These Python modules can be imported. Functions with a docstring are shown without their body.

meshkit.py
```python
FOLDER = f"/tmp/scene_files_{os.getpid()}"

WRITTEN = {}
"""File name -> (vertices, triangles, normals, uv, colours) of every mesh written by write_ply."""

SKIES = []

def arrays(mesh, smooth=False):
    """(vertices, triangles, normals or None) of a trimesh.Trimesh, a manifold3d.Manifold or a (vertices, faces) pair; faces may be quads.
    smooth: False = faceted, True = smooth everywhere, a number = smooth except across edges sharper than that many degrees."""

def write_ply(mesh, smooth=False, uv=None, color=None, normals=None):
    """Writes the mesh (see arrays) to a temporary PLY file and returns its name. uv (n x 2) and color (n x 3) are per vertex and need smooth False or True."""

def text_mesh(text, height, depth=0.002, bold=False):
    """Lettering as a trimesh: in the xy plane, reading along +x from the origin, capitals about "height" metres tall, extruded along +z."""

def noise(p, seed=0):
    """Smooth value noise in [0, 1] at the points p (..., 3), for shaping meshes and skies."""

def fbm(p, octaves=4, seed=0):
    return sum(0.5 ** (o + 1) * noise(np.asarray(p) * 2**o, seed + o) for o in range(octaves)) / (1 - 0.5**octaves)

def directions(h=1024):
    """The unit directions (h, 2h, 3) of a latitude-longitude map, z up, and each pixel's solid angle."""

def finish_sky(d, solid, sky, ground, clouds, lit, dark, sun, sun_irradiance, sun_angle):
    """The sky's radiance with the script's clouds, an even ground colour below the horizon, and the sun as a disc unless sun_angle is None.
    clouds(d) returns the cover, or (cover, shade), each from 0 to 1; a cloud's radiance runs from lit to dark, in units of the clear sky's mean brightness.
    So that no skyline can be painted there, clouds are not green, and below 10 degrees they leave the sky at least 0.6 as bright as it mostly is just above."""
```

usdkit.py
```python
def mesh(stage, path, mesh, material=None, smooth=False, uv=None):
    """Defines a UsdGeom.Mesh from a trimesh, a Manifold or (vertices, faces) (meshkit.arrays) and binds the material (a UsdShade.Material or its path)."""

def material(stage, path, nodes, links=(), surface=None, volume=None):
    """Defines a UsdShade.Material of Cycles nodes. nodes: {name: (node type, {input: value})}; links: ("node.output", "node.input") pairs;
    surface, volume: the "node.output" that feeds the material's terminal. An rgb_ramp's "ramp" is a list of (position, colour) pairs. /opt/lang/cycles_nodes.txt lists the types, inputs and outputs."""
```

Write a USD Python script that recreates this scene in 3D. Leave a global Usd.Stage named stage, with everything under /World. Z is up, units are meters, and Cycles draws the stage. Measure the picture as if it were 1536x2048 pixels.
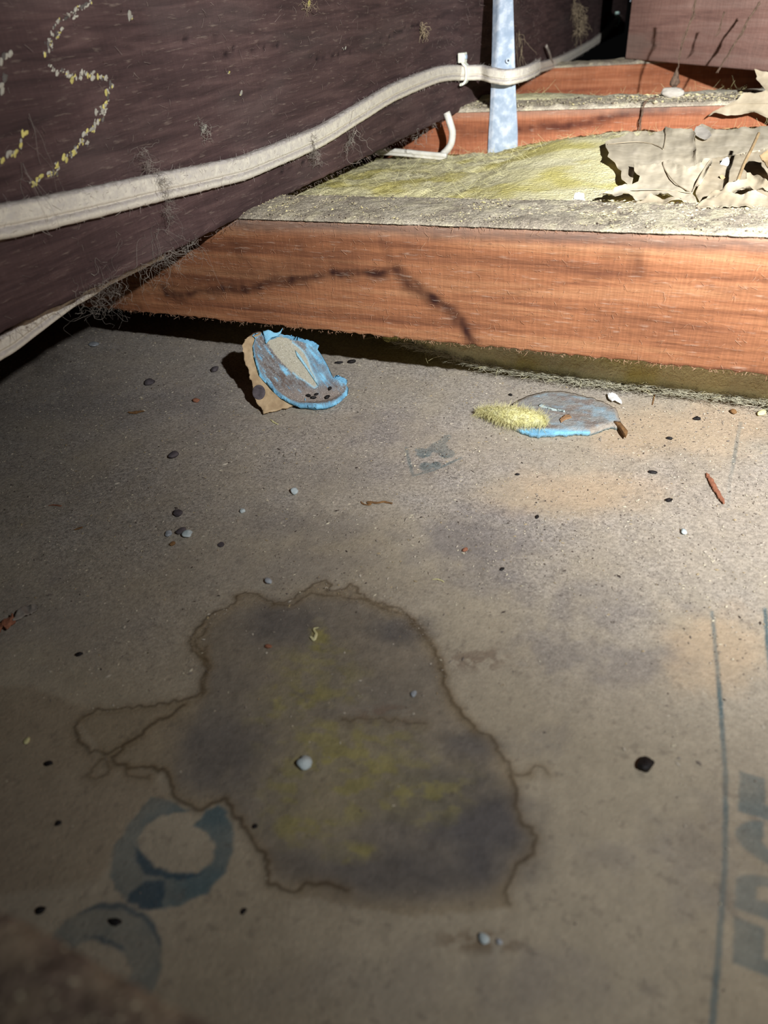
import math, random
import numpy as np, trimesh, shapely
import shapely.geometry as sg
from scipy.spatial import Delaunay, cKDTree
import usdkit
from meshkit import noise, fbm
from pxr import Usd, UsdGeom, UsdLux, UsdShade, Sdf, Gf, Vt

stage = Usd.Stage.CreateInMemory()
UsdGeom.SetStageUpAxis(stage, 'Z'); UsdGeom.SetStageMetersPerUnit(stage, 1.0)
UsdGeom.Xform.Define(stage, '/World'); UsdGeom.Scope.Define(stage, '/World/Looks')
RNG = np.random.default_rng(7); random.seed(7)

# ------------------------------------------------------------------ camera (phone, 24 mm equivalent, handheld, pitched down 37 deg)
FPX, CX, CY = 1372.87, 768.0, 1024.0
def _u(v): return np.asarray(v, float) / np.linalg.norm(v)
AX = -_u([-2690 - CX, 325 - CY, FPX]); AY = _u([1535 - CX, -74 - CY, FPX]); AZ = np.cross(AX, AY)
ROT = np.stack([AX, AY, AZ])                         # camera axes (x right, y down, z ahead) -> world
H = 0.2269                                           # camera height over the plasterboard
cam = UsdGeom.Camera.Define(stage, '/World/camera')
FL = 6.86
cam.CreateFocalLengthAttr(FL); cam.CreateHorizontalApertureAttr(FL * 1536 / FPX); cam.CreateVerticalApertureAttr(FL * 2048 / FPX)
cam.CreateClippingRangeAttr(Gf.Vec2f(0.01, 100.0))
cam.CreateFStopAttr(2.9); cam.CreateFocusDistanceAttr(0.46)
r_, u_, b_ = ROT @ [1, 0, 0], ROT @ [0, -1, 0], ROT @ [0, 0, -1]
cam.AddTransformOp().Set(Gf.Matrix4d(*r_, 0, *u_, 0, *b_, 0, 0, 0, H, 1))
cam.CreateExposureAttr(0.0)

# ------------------------------------------------------------------ light: one hand torch, up and to the right of the phone; the roof void is otherwise dark
TORCH = np.array([0.185, 0.0205, 0.360]); AIM = np.array([-0.03, 1.00, 0.12]); POWER = 5600.0
zb_ = _u(TORCH - AIM); xb_ = _u(np.cross([0, 0, 1.0], zb_)); yb_ = np.cross(zb_, xb_)
for nm, cone, share in (('torch_spill', 87.0, 1.1), ('torch_beam', 54.0, 3.7), ('torch_hotspot', 24.0, 5.4)):      # one torch: spill, beam and hot centre
    torch = UsdLux.SphereLight.Define(stage, '/World/' + nm)
    torch.CreateRadiusAttr(0.006); torch.CreateIntensityAttr(POWER * share); torch.CreateColorAttr(Gf.Vec3f(0.945, 0.965, 1.0))
    sh = UsdLux.ShapingAPI.Apply(torch.GetPrim()); sh.CreateShapingConeAngleAttr(cone); sh.CreateShapingConeSoftnessAttr(1.0)
    torch.AddTransformOp().Set(Gf.Matrix4d(*xb_, 0, *yb_, 0, *zb_, 0, *TORCH, 1))
dome = UsdLux.DomeLight.Define(stage, '/World/dome_light')
dome.CreateIntensityAttr(0.0006); dome.CreateColorAttr(Gf.Vec3f(0.9, 0.95, 1.0))

# ------------------------------------------------------------------ measuring: sight lines of the photograph cut with real surfaces
def ray(p): p = np.atleast_2d(np.asarray(p, float)); return np.c_[p[:, 0] - CX, p[:, 1] - CY, np.full(len(p), FPX)] @ ROT.T
EYE = np.array([0, 0, H])
def at_z(p, z=0.0): d = ray(p); return d * ((z - H) / d[:, 2])[:, None] + EYE
def at_y(p, y): d = ray(p); return d * (y / d[:, 1])[:, None] + EYE
def at_x(p, x): d = ray(p); return d * (x / d[:, 0])[:, None] + EYE
def on_plane(p, o, n): d = ray(p); n = _u(n); return d * (((np.asarray(o) - EYE) @ n) / (d @ n))[:, None] + EYE

# ------------------------------------------------------------------ scene helpers
used = {}
def numbered(parent, name):
    k = used.get((parent, name), 0); used[(parent, name)] = k + 1
    return f'{parent}/{name}' + (f'_{k:03d}' if k else '')
def tag(prim, label=None, cat=None, group=None, kind=None):
    p = prim.GetPrim() if hasattr(prim, 'GetPrim') else prim
    for k, v in (('label', label), ('category', cat), ('group', group), ('kind', kind)):
        if v: p.SetCustomDataByKey(k, v)
    return prim
def thing(name, label=None, cat=None, group=None, kind=None, at=None):
    x = UsdGeom.Xform.Define(stage, numbered('/World', name))
    return tag(x, label, cat, group, kind)
def path(o): return str(o.GetPath()) if o is not None else '/World'
def obj(name, mesh, mat, parent=None, smooth=False, albedo=None, label=None, cat=None, group=None, kind=None, extra=None):
    m = usdkit.mesh(stage, numbered(path(parent), name), mesh, mat, smooth=smooth)
    if albedo is not None:
        UsdGeom.PrimvarsAPI(m).CreatePrimvar('albedo', Sdf.ValueTypeNames.Color3fArray, 'vertex').Set(Vt.Vec3fArray.FromNumpy(np.asarray(albedo, np.float32)))
    if extra is not None:
        UsdGeom.PrimvarsAPI(m).CreatePrimvar('extra', Sdf.ValueTypeNames.Color3fArray, 'vertex').Set(Vt.Vec3fArray.FromNumpy(np.asarray(extra, np.float32)))
    return tag(m, label, cat, group, kind)
def strands(name, lines, widths, mat, parent=None, **kw):
    c = UsdGeom.BasisCurves.Define(stage, numbered(path(parent), name))
    c.CreateTypeAttr('linear')
    c.CreateCurveVertexCountsAttr(Vt.IntArray([len(l) for l in lines]))
    c.CreatePointsAttr(Vt.Vec3fArray.FromNumpy(np.vstack(lines).astype(np.float32)))
    w = np.concatenate([np.linspace(w_, w_ * .5, len(l)) for l, w_ in zip(lines, np.broadcast_to(widths, (len(lines),)))])
    c.CreateWidthsAttr(Vt.FloatArray.FromNumpy(w.astype(np.float32))); c.SetWidthsInterpolation('vertex')
    UsdShade.MaterialBindingAPI.Apply(c.GetPrim()).Bind(mat)
    return tag(c, **kw)
def lin(c): c = np.asarray(c, float) / 255; return np.where(c <= .04045, c / 12.92, ((c + .055) / 1.055) ** 2.4)
def sstep(a, b, x): t = np.clip((x - a) / (b - a), 0, 1); return t * t * (3 - 2 * t)
def mixc(base, col, w): return base * (1 - w[:, None]) + np.asarray(col) * w[:, None]
def grid_faces(nu, nv, off=0):
    i, j = np.meshgrid(np.arange(nu - 1), np.arange(nv - 1), indexing='ij'); a = i * nv + j
    q = np.stack([a, a + nv, a + nv + 1, a + 1], -1).reshape(-1, 4)
    return np.vstack([q[:, [0, 1, 2]], q[:, [0, 2, 3]]]) + off

# ------------------------------------------------------------------ materials
def L(name): return f'/World/Looks/{name}'
def mat_albedo(name, speck=0.0, speck_scale=1500, bump=.0003, rough=.9, var=.12, light=(.75, .7, .62), dark=(.05, .045, .04)):
    """A surface whose own colour (paper, stain, print, dust) is a mesh attribute, with fine grain added."""
    N = {'a': ('attribute', {'attribute': 'albedo'}), 'e': ('attribute', {'attribute': 'extra'}), 'g': ('geometry', {}),
         'se': ('separate_color', {}),
         'n1': ('noise_texture', {'scale': speck_scale, 'detail': 2.0, 'roughness': .6}),
         'n2': ('noise_texture', {'scale': speck_scale * .37, 'detail': 3.0, 'roughness': .6}),
         'hi': ('map_range', {'from_min': .60, 'from_max': .72, 'to_min': 0.0, 'to_max': 1.0, 'clamp': True}),
         'lo': ('map_range', {'from_min': .40, 'from_max': .28, 'to_min': 0.0, 'to_max': 1.0, 'clamp': True}),
         'hs': ('math', {'math_type': 'multiply'}), 'ls': ('math', {'math_type': 'multiply'}),
         'v': ('map_range', {'from_min': .2, 'from_max': .8, 'to_min': 1 - var, 'to_max': 1 + var}),
         'mul': ('mix_color', {'blend_type': 'multiply', 'fac': 1.0, 'use_clamp': False}),
         'vr': ('math', {'math_type': 'multiply_add', 'value3': 1.0}), 'v1': ('math', {'math_type': 'subtract', 'value2': 1.0}), 'cv': ('combine_color', {}), 'ba': ('math', {'math_type': 'multiply_add', 'value2': 1.6}),
         'ml': ('mix_color', {'b': light}), 'md': ('mix_color', {'b': dark}),
         'bp': ('bump', {'distance': bump, 'strength': 1.0}),
         'p': ('principled_bsdf', {'roughness': rough, 'specular_ior_level': .15})}
    K = [('g.position', 'n1.vector'), ('g.position', 'n2.vector'), ('n1.fac', 'hi.value'), ('n1.fac', 'lo.value'), ('n2.fac', 'v.value'),
         ('v.result', 'v1.value1'), ('v1.value', 'vr.value1'), ('se.r', 'vr.value2'), ('vr.value', 'cv.r'), ('vr.value', 'cv.g'), ('vr.value', 'cv.b'), ('n2.fac', 'ba.value1'), ('n1.fac', 'ba.value3'), ('a.color', 'mul.a'), ('cv.color', 'mul.b'),
         ('e.color', 'se.color'), ('hi.result', 'hs.value1'), ('se.r', 'hs.value2'), ('lo.result', 'ls.value1'), ('se.r', 'ls.value2'),
         ('mul.result', 'ml.a'), ('hs.value', 'ml.fac'), ('ml.result', 'md.a'), ('ls.value', 'md.fac'), ('md.result', 'p.base_color'),
         ('ba.value', 'bp.height'), ('bp.normal', 'p.normal')]
    return usdkit.material(stage, L(name), N, K, surface='p.BSDF')
def mat_plain(name, c1, c2, scale=200, bump=.0002, rough=.8, metallic=0.0, mapping=(1, 1, 1), spec=.3, c3=None, pos=(.3, .7), trans=0.0):
    ramp = [(pos[0], tuple(lin(c1))), (pos[1], tuple(lin(c2)))] if c3 is None else [(pos[0], tuple(lin(c1))), ((pos[0] + pos[1]) / 2, tuple(lin(c3))), (pos[1], tuple(lin(c2)))]
    N = {'g': ('geometry', {}), 'm': ('mapping', {'mapping_type': 'point', 'scale': mapping}), 'n': ('noise_texture', {'scale': scale, 'detail': 4.0, 'roughness': .6}),
         'r': ('rgb_ramp', {'ramp': ramp}), 'bp': ('bump', {'distance': bump, 'strength': 1.0}),
         'p': ('principled_bsdf', {'roughness': rough, 'metallic': metallic, 'specular_ior_level': spec})}
    K = [('g.position', 'm.vector'), ('m.vector', 'n.vector'), ('n.fac', 'r.fac'), ('r.color', 'p.base_color'), ('n.fac', 'bp.height'), ('bp.normal', 'p.normal')]
    if trans:
        N |= {'t': ('translucent_bsdf', {}), 'mx': ('mix_closure', {'fac': trans})}
        K += [('r.color', 't.color'), ('p.BSDF', 'mx.closure1'), ('t.BSDF', 'mx.closure2')]
        return usdkit.material(stage, L(name), N, K, surface='mx.closure')
    return usdkit.material(stage, L(name), N, K, surface='p.BSDF')
def mat_wood(name, c_dark, c_mid, c_light, along='x', fuzz=.25, saw=.35, dust=(150, 140, 128), turn=0.0):
    """Rough-sawn hardwood: long grain along one axis, saw marks across it, pale fuzz; a mesh attribute carries its dark stains and dust."""
    g = (5, 110, 110) if along == 'x' else (170, 15, 170)
    s = (800, 25, 60) if along == 'x' else (25, 650, 18)
    f = (90, 700, 700) if along == 'x' else (700, 90, 700)
    N = {'g': ('geometry', {}), 'tr': ('vector_rotate', {'rotate_type': 'z_axis', 'angle': turn}), 'e': ('attribute', {'attribute': 'extra'}), 'se': ('separate_color', {}),
         'm1': ('mapping', {'mapping_type': 'point', 'scale': g}), 'm2': ('mapping', {'mapping_type': 'point', 'scale': s}), 'm3': ('mapping', {'mapping_type': 'point', 'scale': f}),
         'n1': ('noise_texture', {'scale': 1.0, 'detail': 6.0, 'roughness': .62, 'distortion': .6}),
         'n2': ('noise_texture', {'scale': 1.0, 'detail': 2.0, 'roughness': .5}),
         'n3': ('noise_texture', {'scale': 1.0, 'detail': 3.0, 'roughness': .6}),
         'n4': ('noise_texture', {'scale': 9.0, 'detail': 3.0}),
         'r1': ('rgb_ramp', {'ramp': [(.28, tuple(lin(c_dark))), (.5, tuple(lin(c_mid))), (.72, tuple(lin(c_light)))]}),
         's2': ('map_range', {'from_min': .42, 'from_max': .62, 'to_min': 1.0 - saw, 'to_max': 1.0 + saw * .7, 'clamp': True}),
         'cv': ('combine_color', {}), 'mul': ('mix_color', {'blend_type': 'multiply', 'fac': 1.0, 'use_clamp': False}),
         's4': ('map_range', {'from_min': .3, 'from_max': .7, 'to_min': .8, 'to_max': 1.18, 'clamp': True}), 'mm': ('math', {'math_type': 'multiply'}),
         'h3': ('map_range', {'from_min': .60, 'from_max': .74, 'to_min': 0.0, 'to_max': fuzz, 'clamp': True}),
         'mf': ('mix_color', {'b': tuple(lin((205, 185, 165)))}),
         'ms': ('mix_color', {'b': tuple(lin(np.asarray(c_dark) * [.52, .46, .52]))}),
         'md': ('mix_color', {'b': tuple(lin(dust))}),
         'ad': ('math', {'math_type': 'add'}), 'bp': ('bump', {'distance': .0006, 'strength': 1.0}),
         'p': ('principled_bsdf', {'roughness': .85, 'specular_ior_level': .15})}
    K = [('g.position', 'tr.vector'), ('tr.vector', 'm1.vector'), ('tr.vector', 'm2.vector'), ('tr.vector', 'm3.vector'), ('g.position', 'n4.vector'), ('m1.vector', 'n1.vector'), ('m2.vector', 'n2.vector'), ('m3.vector', 'n3.vector'),
         ('n1.fac', 'r1.fac'), ('n2.fac', 's2.value'), ('n4.fac', 's4.value'), ('s2.result', 'mm.value1'), ('s4.result', 'mm.value2'),
         ('mm.value', 'cv.r'), ('mm.value', 'cv.g'), ('mm.value', 'cv.b'), ('r1.color', 'mul.a'), ('cv.color', 'mul.b'),
         ('e.color', 'se.color'), ('mul.result', 'ms.a'), ('se.r', 'ms.fac'), ('ms.result', 'md.a'), ('se.g', 'md.fac'), ('md.result', 'mf.a'), ('n3.fac', 'h3.value'), ('h3.result', 'mf.fac'),
         ('mf.result', 'p.base_color'), ('n1.fac', 'ad.value1'), ('n3.fac', 'ad.value2'), ('ad.value', 'bp.height'), ('bp.normal', 'p.normal')]
    return usdkit.material(stage, L(name), N, K, surface='p.BSDF')

M = {
    'board': mat_albedo('plasterboard_paper', bump=.00025, var=.62, light=tuple(lin((215, 205, 190))), dark=tuple(lin((72, 64, 58)))),
    'grit': mat_albedo('grit', bump=.0001, var=.05),
    'dust': mat_albedo('dust_bed', speck_scale=900, bump=.0006, var=.5, light=tuple(lin((228, 215, 180))), dark=tuple(lin((70, 62, 52)))),
    'batten': mat_wood('batten_hardwood', (102, 63, 45), (149, 98, 67), (172, 125, 89), 'x', saw=.09),
    'batten_far': mat_wood('batten_hardwood_red', (136, 80, 57), (168, 105, 73), (190, 130, 96), 'x', saw=.10),
    'beam': mat_wood('beam_hardwood', (58, 45, 44), (78, 60, 58), (98, 77, 73), 'y', fuzz=.16, saw=.05, dust=(110, 100, 95)),
    'rafter': mat_wood('rafter_hardwood', (142, 108, 98), (174, 134, 120), (190, 154, 140), 'x', fuzz=.15, saw=.1, turn=.9215),
    'wool': mat_albedo('glass_wool', speck_scale=700, bump=.0009, var=.30, light=tuple(lin((232, 224, 180))), dark=tuple(lin((150, 142, 90)))),
    'wool_fibre': mat_plain('wool_fibre', (190, 182, 120), (225, 218, 170), 60, rough=.7),
    'cable': mat_plain('cable_sheath', (205, 200, 185), (232, 228, 215), 90, .0002, .5),
    'cobweb': mat_plain('cobweb', (105, 98, 90), (165, 155, 142), 90, rough=.95),
    'leaf': mat_plain('dry_leaf', (184, 171, 146), (216, 203, 178), 55, .0004, .75, c3=(200, 187, 161), trans=.12),
    'leaf_tan': mat_plain('dry_leaf_tan', (158, 144, 118), (190, 176, 150), 55, .0003, .8, c3=(174, 159, 133), trans=.1),
    'leaf_dark': mat_plain('dry_leaf_brown', (120, 96, 66), (175, 150, 112), 55, .0004, .75, trans=.12),
    'galv': mat_plain('galvanised_steel', (172, 190, 208), (224, 234, 244), 95, .00005, .45, .25, spec=.5, c3=(188, 204, 220), pos=(.36, .62)),
    'clip': mat_plain('clip_plastic', (226, 226, 205), (236, 238, 222), 40, .0001, .4),
    'clip_mint': mat_plain('clip_plastic_mint', (190, 224, 208), (205, 234, 220), 40, .0001, .4),
    'blue': mat_albedo('blue_adhesive', speck_scale=1300, bump=.0004, rough=.7, var=.15, light=tuple(lin((215, 210, 200))), dark=tuple(lin((70, 62, 56)))),
    'paper': mat_plain('torn_paper', (150, 126, 96), (192, 168, 134), 120, .0004, .9, c3=(172, 148, 114)),
    'stone': mat_plain('pebble_stone', (130, 134, 138), (178, 182, 184), 260, .0004, .85),
    'stone_pale': mat_plain('pebble_pale', (160, 172, 172), (205, 214, 212), 260, .0004, .8),
    'stone_dark': mat_plain('pebble_dark', (58, 52, 54), (92, 84, 86), 260, .0004, .85),
    'white': mat_plain('white_flake', (226, 224, 218), (244, 242, 238), 200, .0003, .7),
    'black': mat_plain('dropping_black', (14, 12, 13), (34, 29, 28), 900, .0003, .6),
    'splinter': mat_plain('splinter_wood', (128, 82, 60), (158, 106, 80), 100, .0004, .85, mapping=(9, 2, 9)),
    'brown': mat_plain('brown_scrap', (86, 62, 40), (150, 112, 70), 200, .0004, .85),
    'chalk': mat_albedo('chalk_crumb', bump=.0003, var=.15),
    'fringe': mat_plain('dusty_fibre', (120, 116, 100), (205, 200, 172), 300, rough=.9),
    'web_dark': mat_plain('web_dark', (84, 66, 54), (124, 102, 84), 300, .0006, .95),
    'dust_scrap': mat_plain('dusty_scrap', (158, 150, 138), (186, 178, 164), 90),
    'web_dirt': mat_plain('web_dirt', (120, 104, 84), (170, 152, 122), 300, .0008, .95),
}

# ------------------------------------------------------------------ measured planes
Y1, DEPTH, WIDE, SPACE = 0.398, 0.0731, 0.0585, 0.45
ZT, ZB = 0.1184, 0.0453                              # batten top and bottom above the sagged sheet
XB = -0.2875                                         # face of the hanging beam

# ------------------------------------------------------------------ the plasterboard sheet (paper, stain, print and dust are its own colour)
def blob(P, px, py, rx, ry, soft=.6, wob=.5, seed=0, freq=1.0):
    c = at_z((px, py))[0, :2]; u = at_z((px + rx, py))[0, :2] - c; v = at_z((px, py - ry))[0, :2] - c
    A = np.linalg.inv(np.stack([u, v], 1)); q = (P - c) @ A.T; d = np.linalg.norm(q, axis=1)
    near = d < 2.2; w = np.zeros(len(P))
    s = max(np.linalg.norm(u), np.linalg.norm(v))
    n = fbm(np.c_[P[near] / s * 2.2 * freq, np.full(near.sum(), seed * 3.1)], 5, seed)
    w[near] = sstep(1 + soft, 1 - soft, d[near] + wob * 2.4 * (n - .5)); return w
def curve(pts, step=.00025):
    p = at_z(pts)[:, :2]; s = np.r_[0, np.cumsum(np.linalg.norm(np.diff(p, axis=0), axis=1))]
    t = np.arange(0, s[-1], step); q = np.c_[np.interp(t, s, p[:, 0]), np.interp(t, s, p[:, 1])]
    j = .0022 * (np.c_[noise(np.c_[q * 420, q[:, :1] * 0], 3), noise(np.c_[q * 420, q[:, :1] * 0], 9)] - .5)
    return q + j
def poly_w(P, pts, soft=.0008, world=False):
    g = sg.Polygon(pts if world else at_z(pts)[:, :2]).buffer(0)
    x0, y0, x1, y1 = g.bounds; near = (P[:, 0] > x0 - .004) & (P[:, 0] < x1 + .004) & (P[:, 1] > y0 - .004) & (P[:, 1] < y1 + .004)
    w = np.zeros(len(P))
    if near.any():
        q = P[near] + (.0004 if world else .0012) * (np.c_[noise(np.c_[P[near] * 500, P[near][:, :1] * 0], 21), noise(np.c_[P[near] * 500, P[near][:, :1] * 0], 22)] - .5)
        pt = shapely.points(q); sd = shapely.distance(g.boundary, pt) * np.where(shapely.contains(g, pt), 1, -1)
        w[near] = sstep(-soft, soft, sd)
    return w
EDGE1 = [(470,1190),(490,1183),(520,1185),(525,1193),(548,1203),(565,1204),(585,1200),(600,1187),(612,1176),(625,1168),(640,1163),(655,1161),(663,1168),(655,1181),(672,1180),(690,1174),(698,1166),(712,1172),(722,1188),(740,1198),(768,1207),(790,1215),(815,1226),(828,1250),(850,1273),(870,1300),(888,1330),(890,1368),(905,1398),(925,1430),(960,1460),(985,1470),(1000,1500),(1015,1530),(1026,1556),(1036,1582),(1031,1610),(1046,1645),(1065,1655),(1073,1682),(1068,1708),(1035,1730),(1020,1752),(1015,1790),(1020,1812)]
EDGE2 = [(470,1190),(472,1203),(455,1215),(430,1223),(400,1250),(383,1270),(380,1285),(390,1305),(405,1320),(413,1340),(405,1360),(402,1385),(392,1395),(340,1403),(280,1413),(192,1420),(157,1440),(150,1455),(160,1480),(180,1500),(205,1509),(230,1500),(262,1482)]
EDGE3 = [(372,1408),(340,1430),(300,1450),(270,1475),(240,1500),(224,1515),(228,1526),(260,1532),(300,1535),(335,1545),(340,1570),(350,1590),(390,1612),(405,1618),(430,1603),(455,1600),(470,1625),(490,1660),(512,1690),(535,1725),(535,1765),(560,1775),(585,1788),(610,1771),(650,1768),(690,1776)]
EDGE4 = [[(548,1211),(585,1208),(620,1187),(660,1189),(720,1197),(760,1214),(800,1227)], [(884,1338),(894,1385),(916,1420),(950,1456)], [(415,1255),(392,1280),(400,1298),(419,1335),(409,1370),(404,1392)], [(690,1440),(760,1436),(850,1448)], [(205,1518),(182,1543),(174,1555),(190,1561),(215,1550),(222,1534),(207,1518)], [(256,1535),(254,1546),(280,1560),(300,1559),(302,1548)], [(1058,1546),(1066,1533),(1080,1528),(1095,1534),(1100,1546)], [(1035,1553),(1058,1546)], [(405,1300),(416,1290),(411,1320)], [(820,1240),(848,1262),(868,1292),(880,1330)]]
INNER = [(400,1330),(412,1260),(480,1215),(620,1190),(720,1200),(820,1260),(880,1340),(900,1420),(980,1500),(1022,1590),(1062,1680),(1020,1750),(900,1800),(760,1800),(690,1770),(560,1760),(500,1660),(440,1590),(345,1570),(370,1480),(400,1400)]
OUTER = EDGE2[1:17] + [(205,1509),(224,1515),(260,1532),(300,1535)] + EDGE3[9:20] + [(600,1790),(800,1830),(980,1820)] + EDGE1[::-1]
RING1 = [(302,1590),(262,1640),(228,1690),(219,1740),(226,1775),(250,1800),(300,1818),(360,1811),(410,1786),(450,1746),(468,1692),(465,1650),(452,1621),(435,1607),(411,1618),(387,1651),(415,1662),(431,1694),(421,1725),(392,1744),(350,1746),(310,1731),(282,1704),(276,1676),(294,1646),(325,1629),(376,1621),(341,1597)]
RING1B = [(268,1690),(284,1704),(310,1731),(350,1746),(392,1744),(412,1738),(380,1757),(330,1756),(290,1745),(272,1720)]
JOIN = [(290,1758),(330,1760),(325,1812),(300,1822),(250,1806),(258,1785)]
RING2 = [(60,1960),(90,1890),(125,1845),(165,1817),(200,1804),(240,1806),(280,1820),(310,1845),(325,1885),(321,1935),(300,1990),(240,2040),(150,2060),(90,2030)]
RING2H = [(130,1945),(140,1905),(165,1880),(200,1882),(230,1895),(255,1915),(263,1940),(250,1980),(200,2010),(150,1995)]
RING2R = [[(150,1827),(200,1803),(245,1806),(280,1820),(312,1846),(326,1886),(318,1890),(300,1850),(268,1828),(240,1818),(200,1816)], [(170,1870),(205,1872),(240,1888),(250,1905),(228,1893),(200,1882)]]
def letter_polys():
    """ERGE and the start of a larger letter, printed up the sheet beside a ruled line."""
    b = sg.box
    def E(): return b(0, 0, .32, 1).union(b(0, 0, .92, .27)).union(b(0, .37, .80, .60)).union(b(0, .73, .92, 1))
    def R():
        g = b(0, 0, .32, 1).union(sg.Point(.5, .70).buffer(.30).union(b(.1, .4, .5, 1.0)))
        g = g.difference(sg.Point(.50, .69).buffer(.11).union(b(.32, .58, .5, .8)))
        return g.union(sg.Polygon([(.35, .45), (.65, .45), (.98, 0), (.62, 0)]))
    def G():
        o = sg.Point(.5, .5).buffer(.52); o = shapely.affinity.scale(o, .98, 1.0)
        i = shapely.affinity.scale(sg.Point(.52, .5).buffer(.24), .9, 1.05)
        return o.difference(i).difference(b(.62, .56, 1.1, .74)).union(b(.52, .30, 1.0, .52))
    def D(): return b(0, 0, .3, 1).union(sg.Point(.42, .5).buffer(.5)).difference(shapely.affinity.scale(sg.Point(.44, .5).buffer(.24), .8, 1))
    import shapely.affinity as af
    out = []
    top = lambda y: .0437                                        # edge of the letters beside the ruled line
    cap = .030
    for g, y0, y1, cap in ((E(), .1555, .1735, .030), (G(), .1395, .1560, .030), (R(), .1225, .1395, .030), (E(), .1065, .1215, .030), (D(), .070, .0965, .042)):
        # letter's right is up the sheet (+y), letter's top is towards -x
        gg = af.affine_transform(g, [0, -cap, (y1 - y0) * .97, 0, .0437 + cap, y0])
        out.append(gg)
    return out
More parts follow.
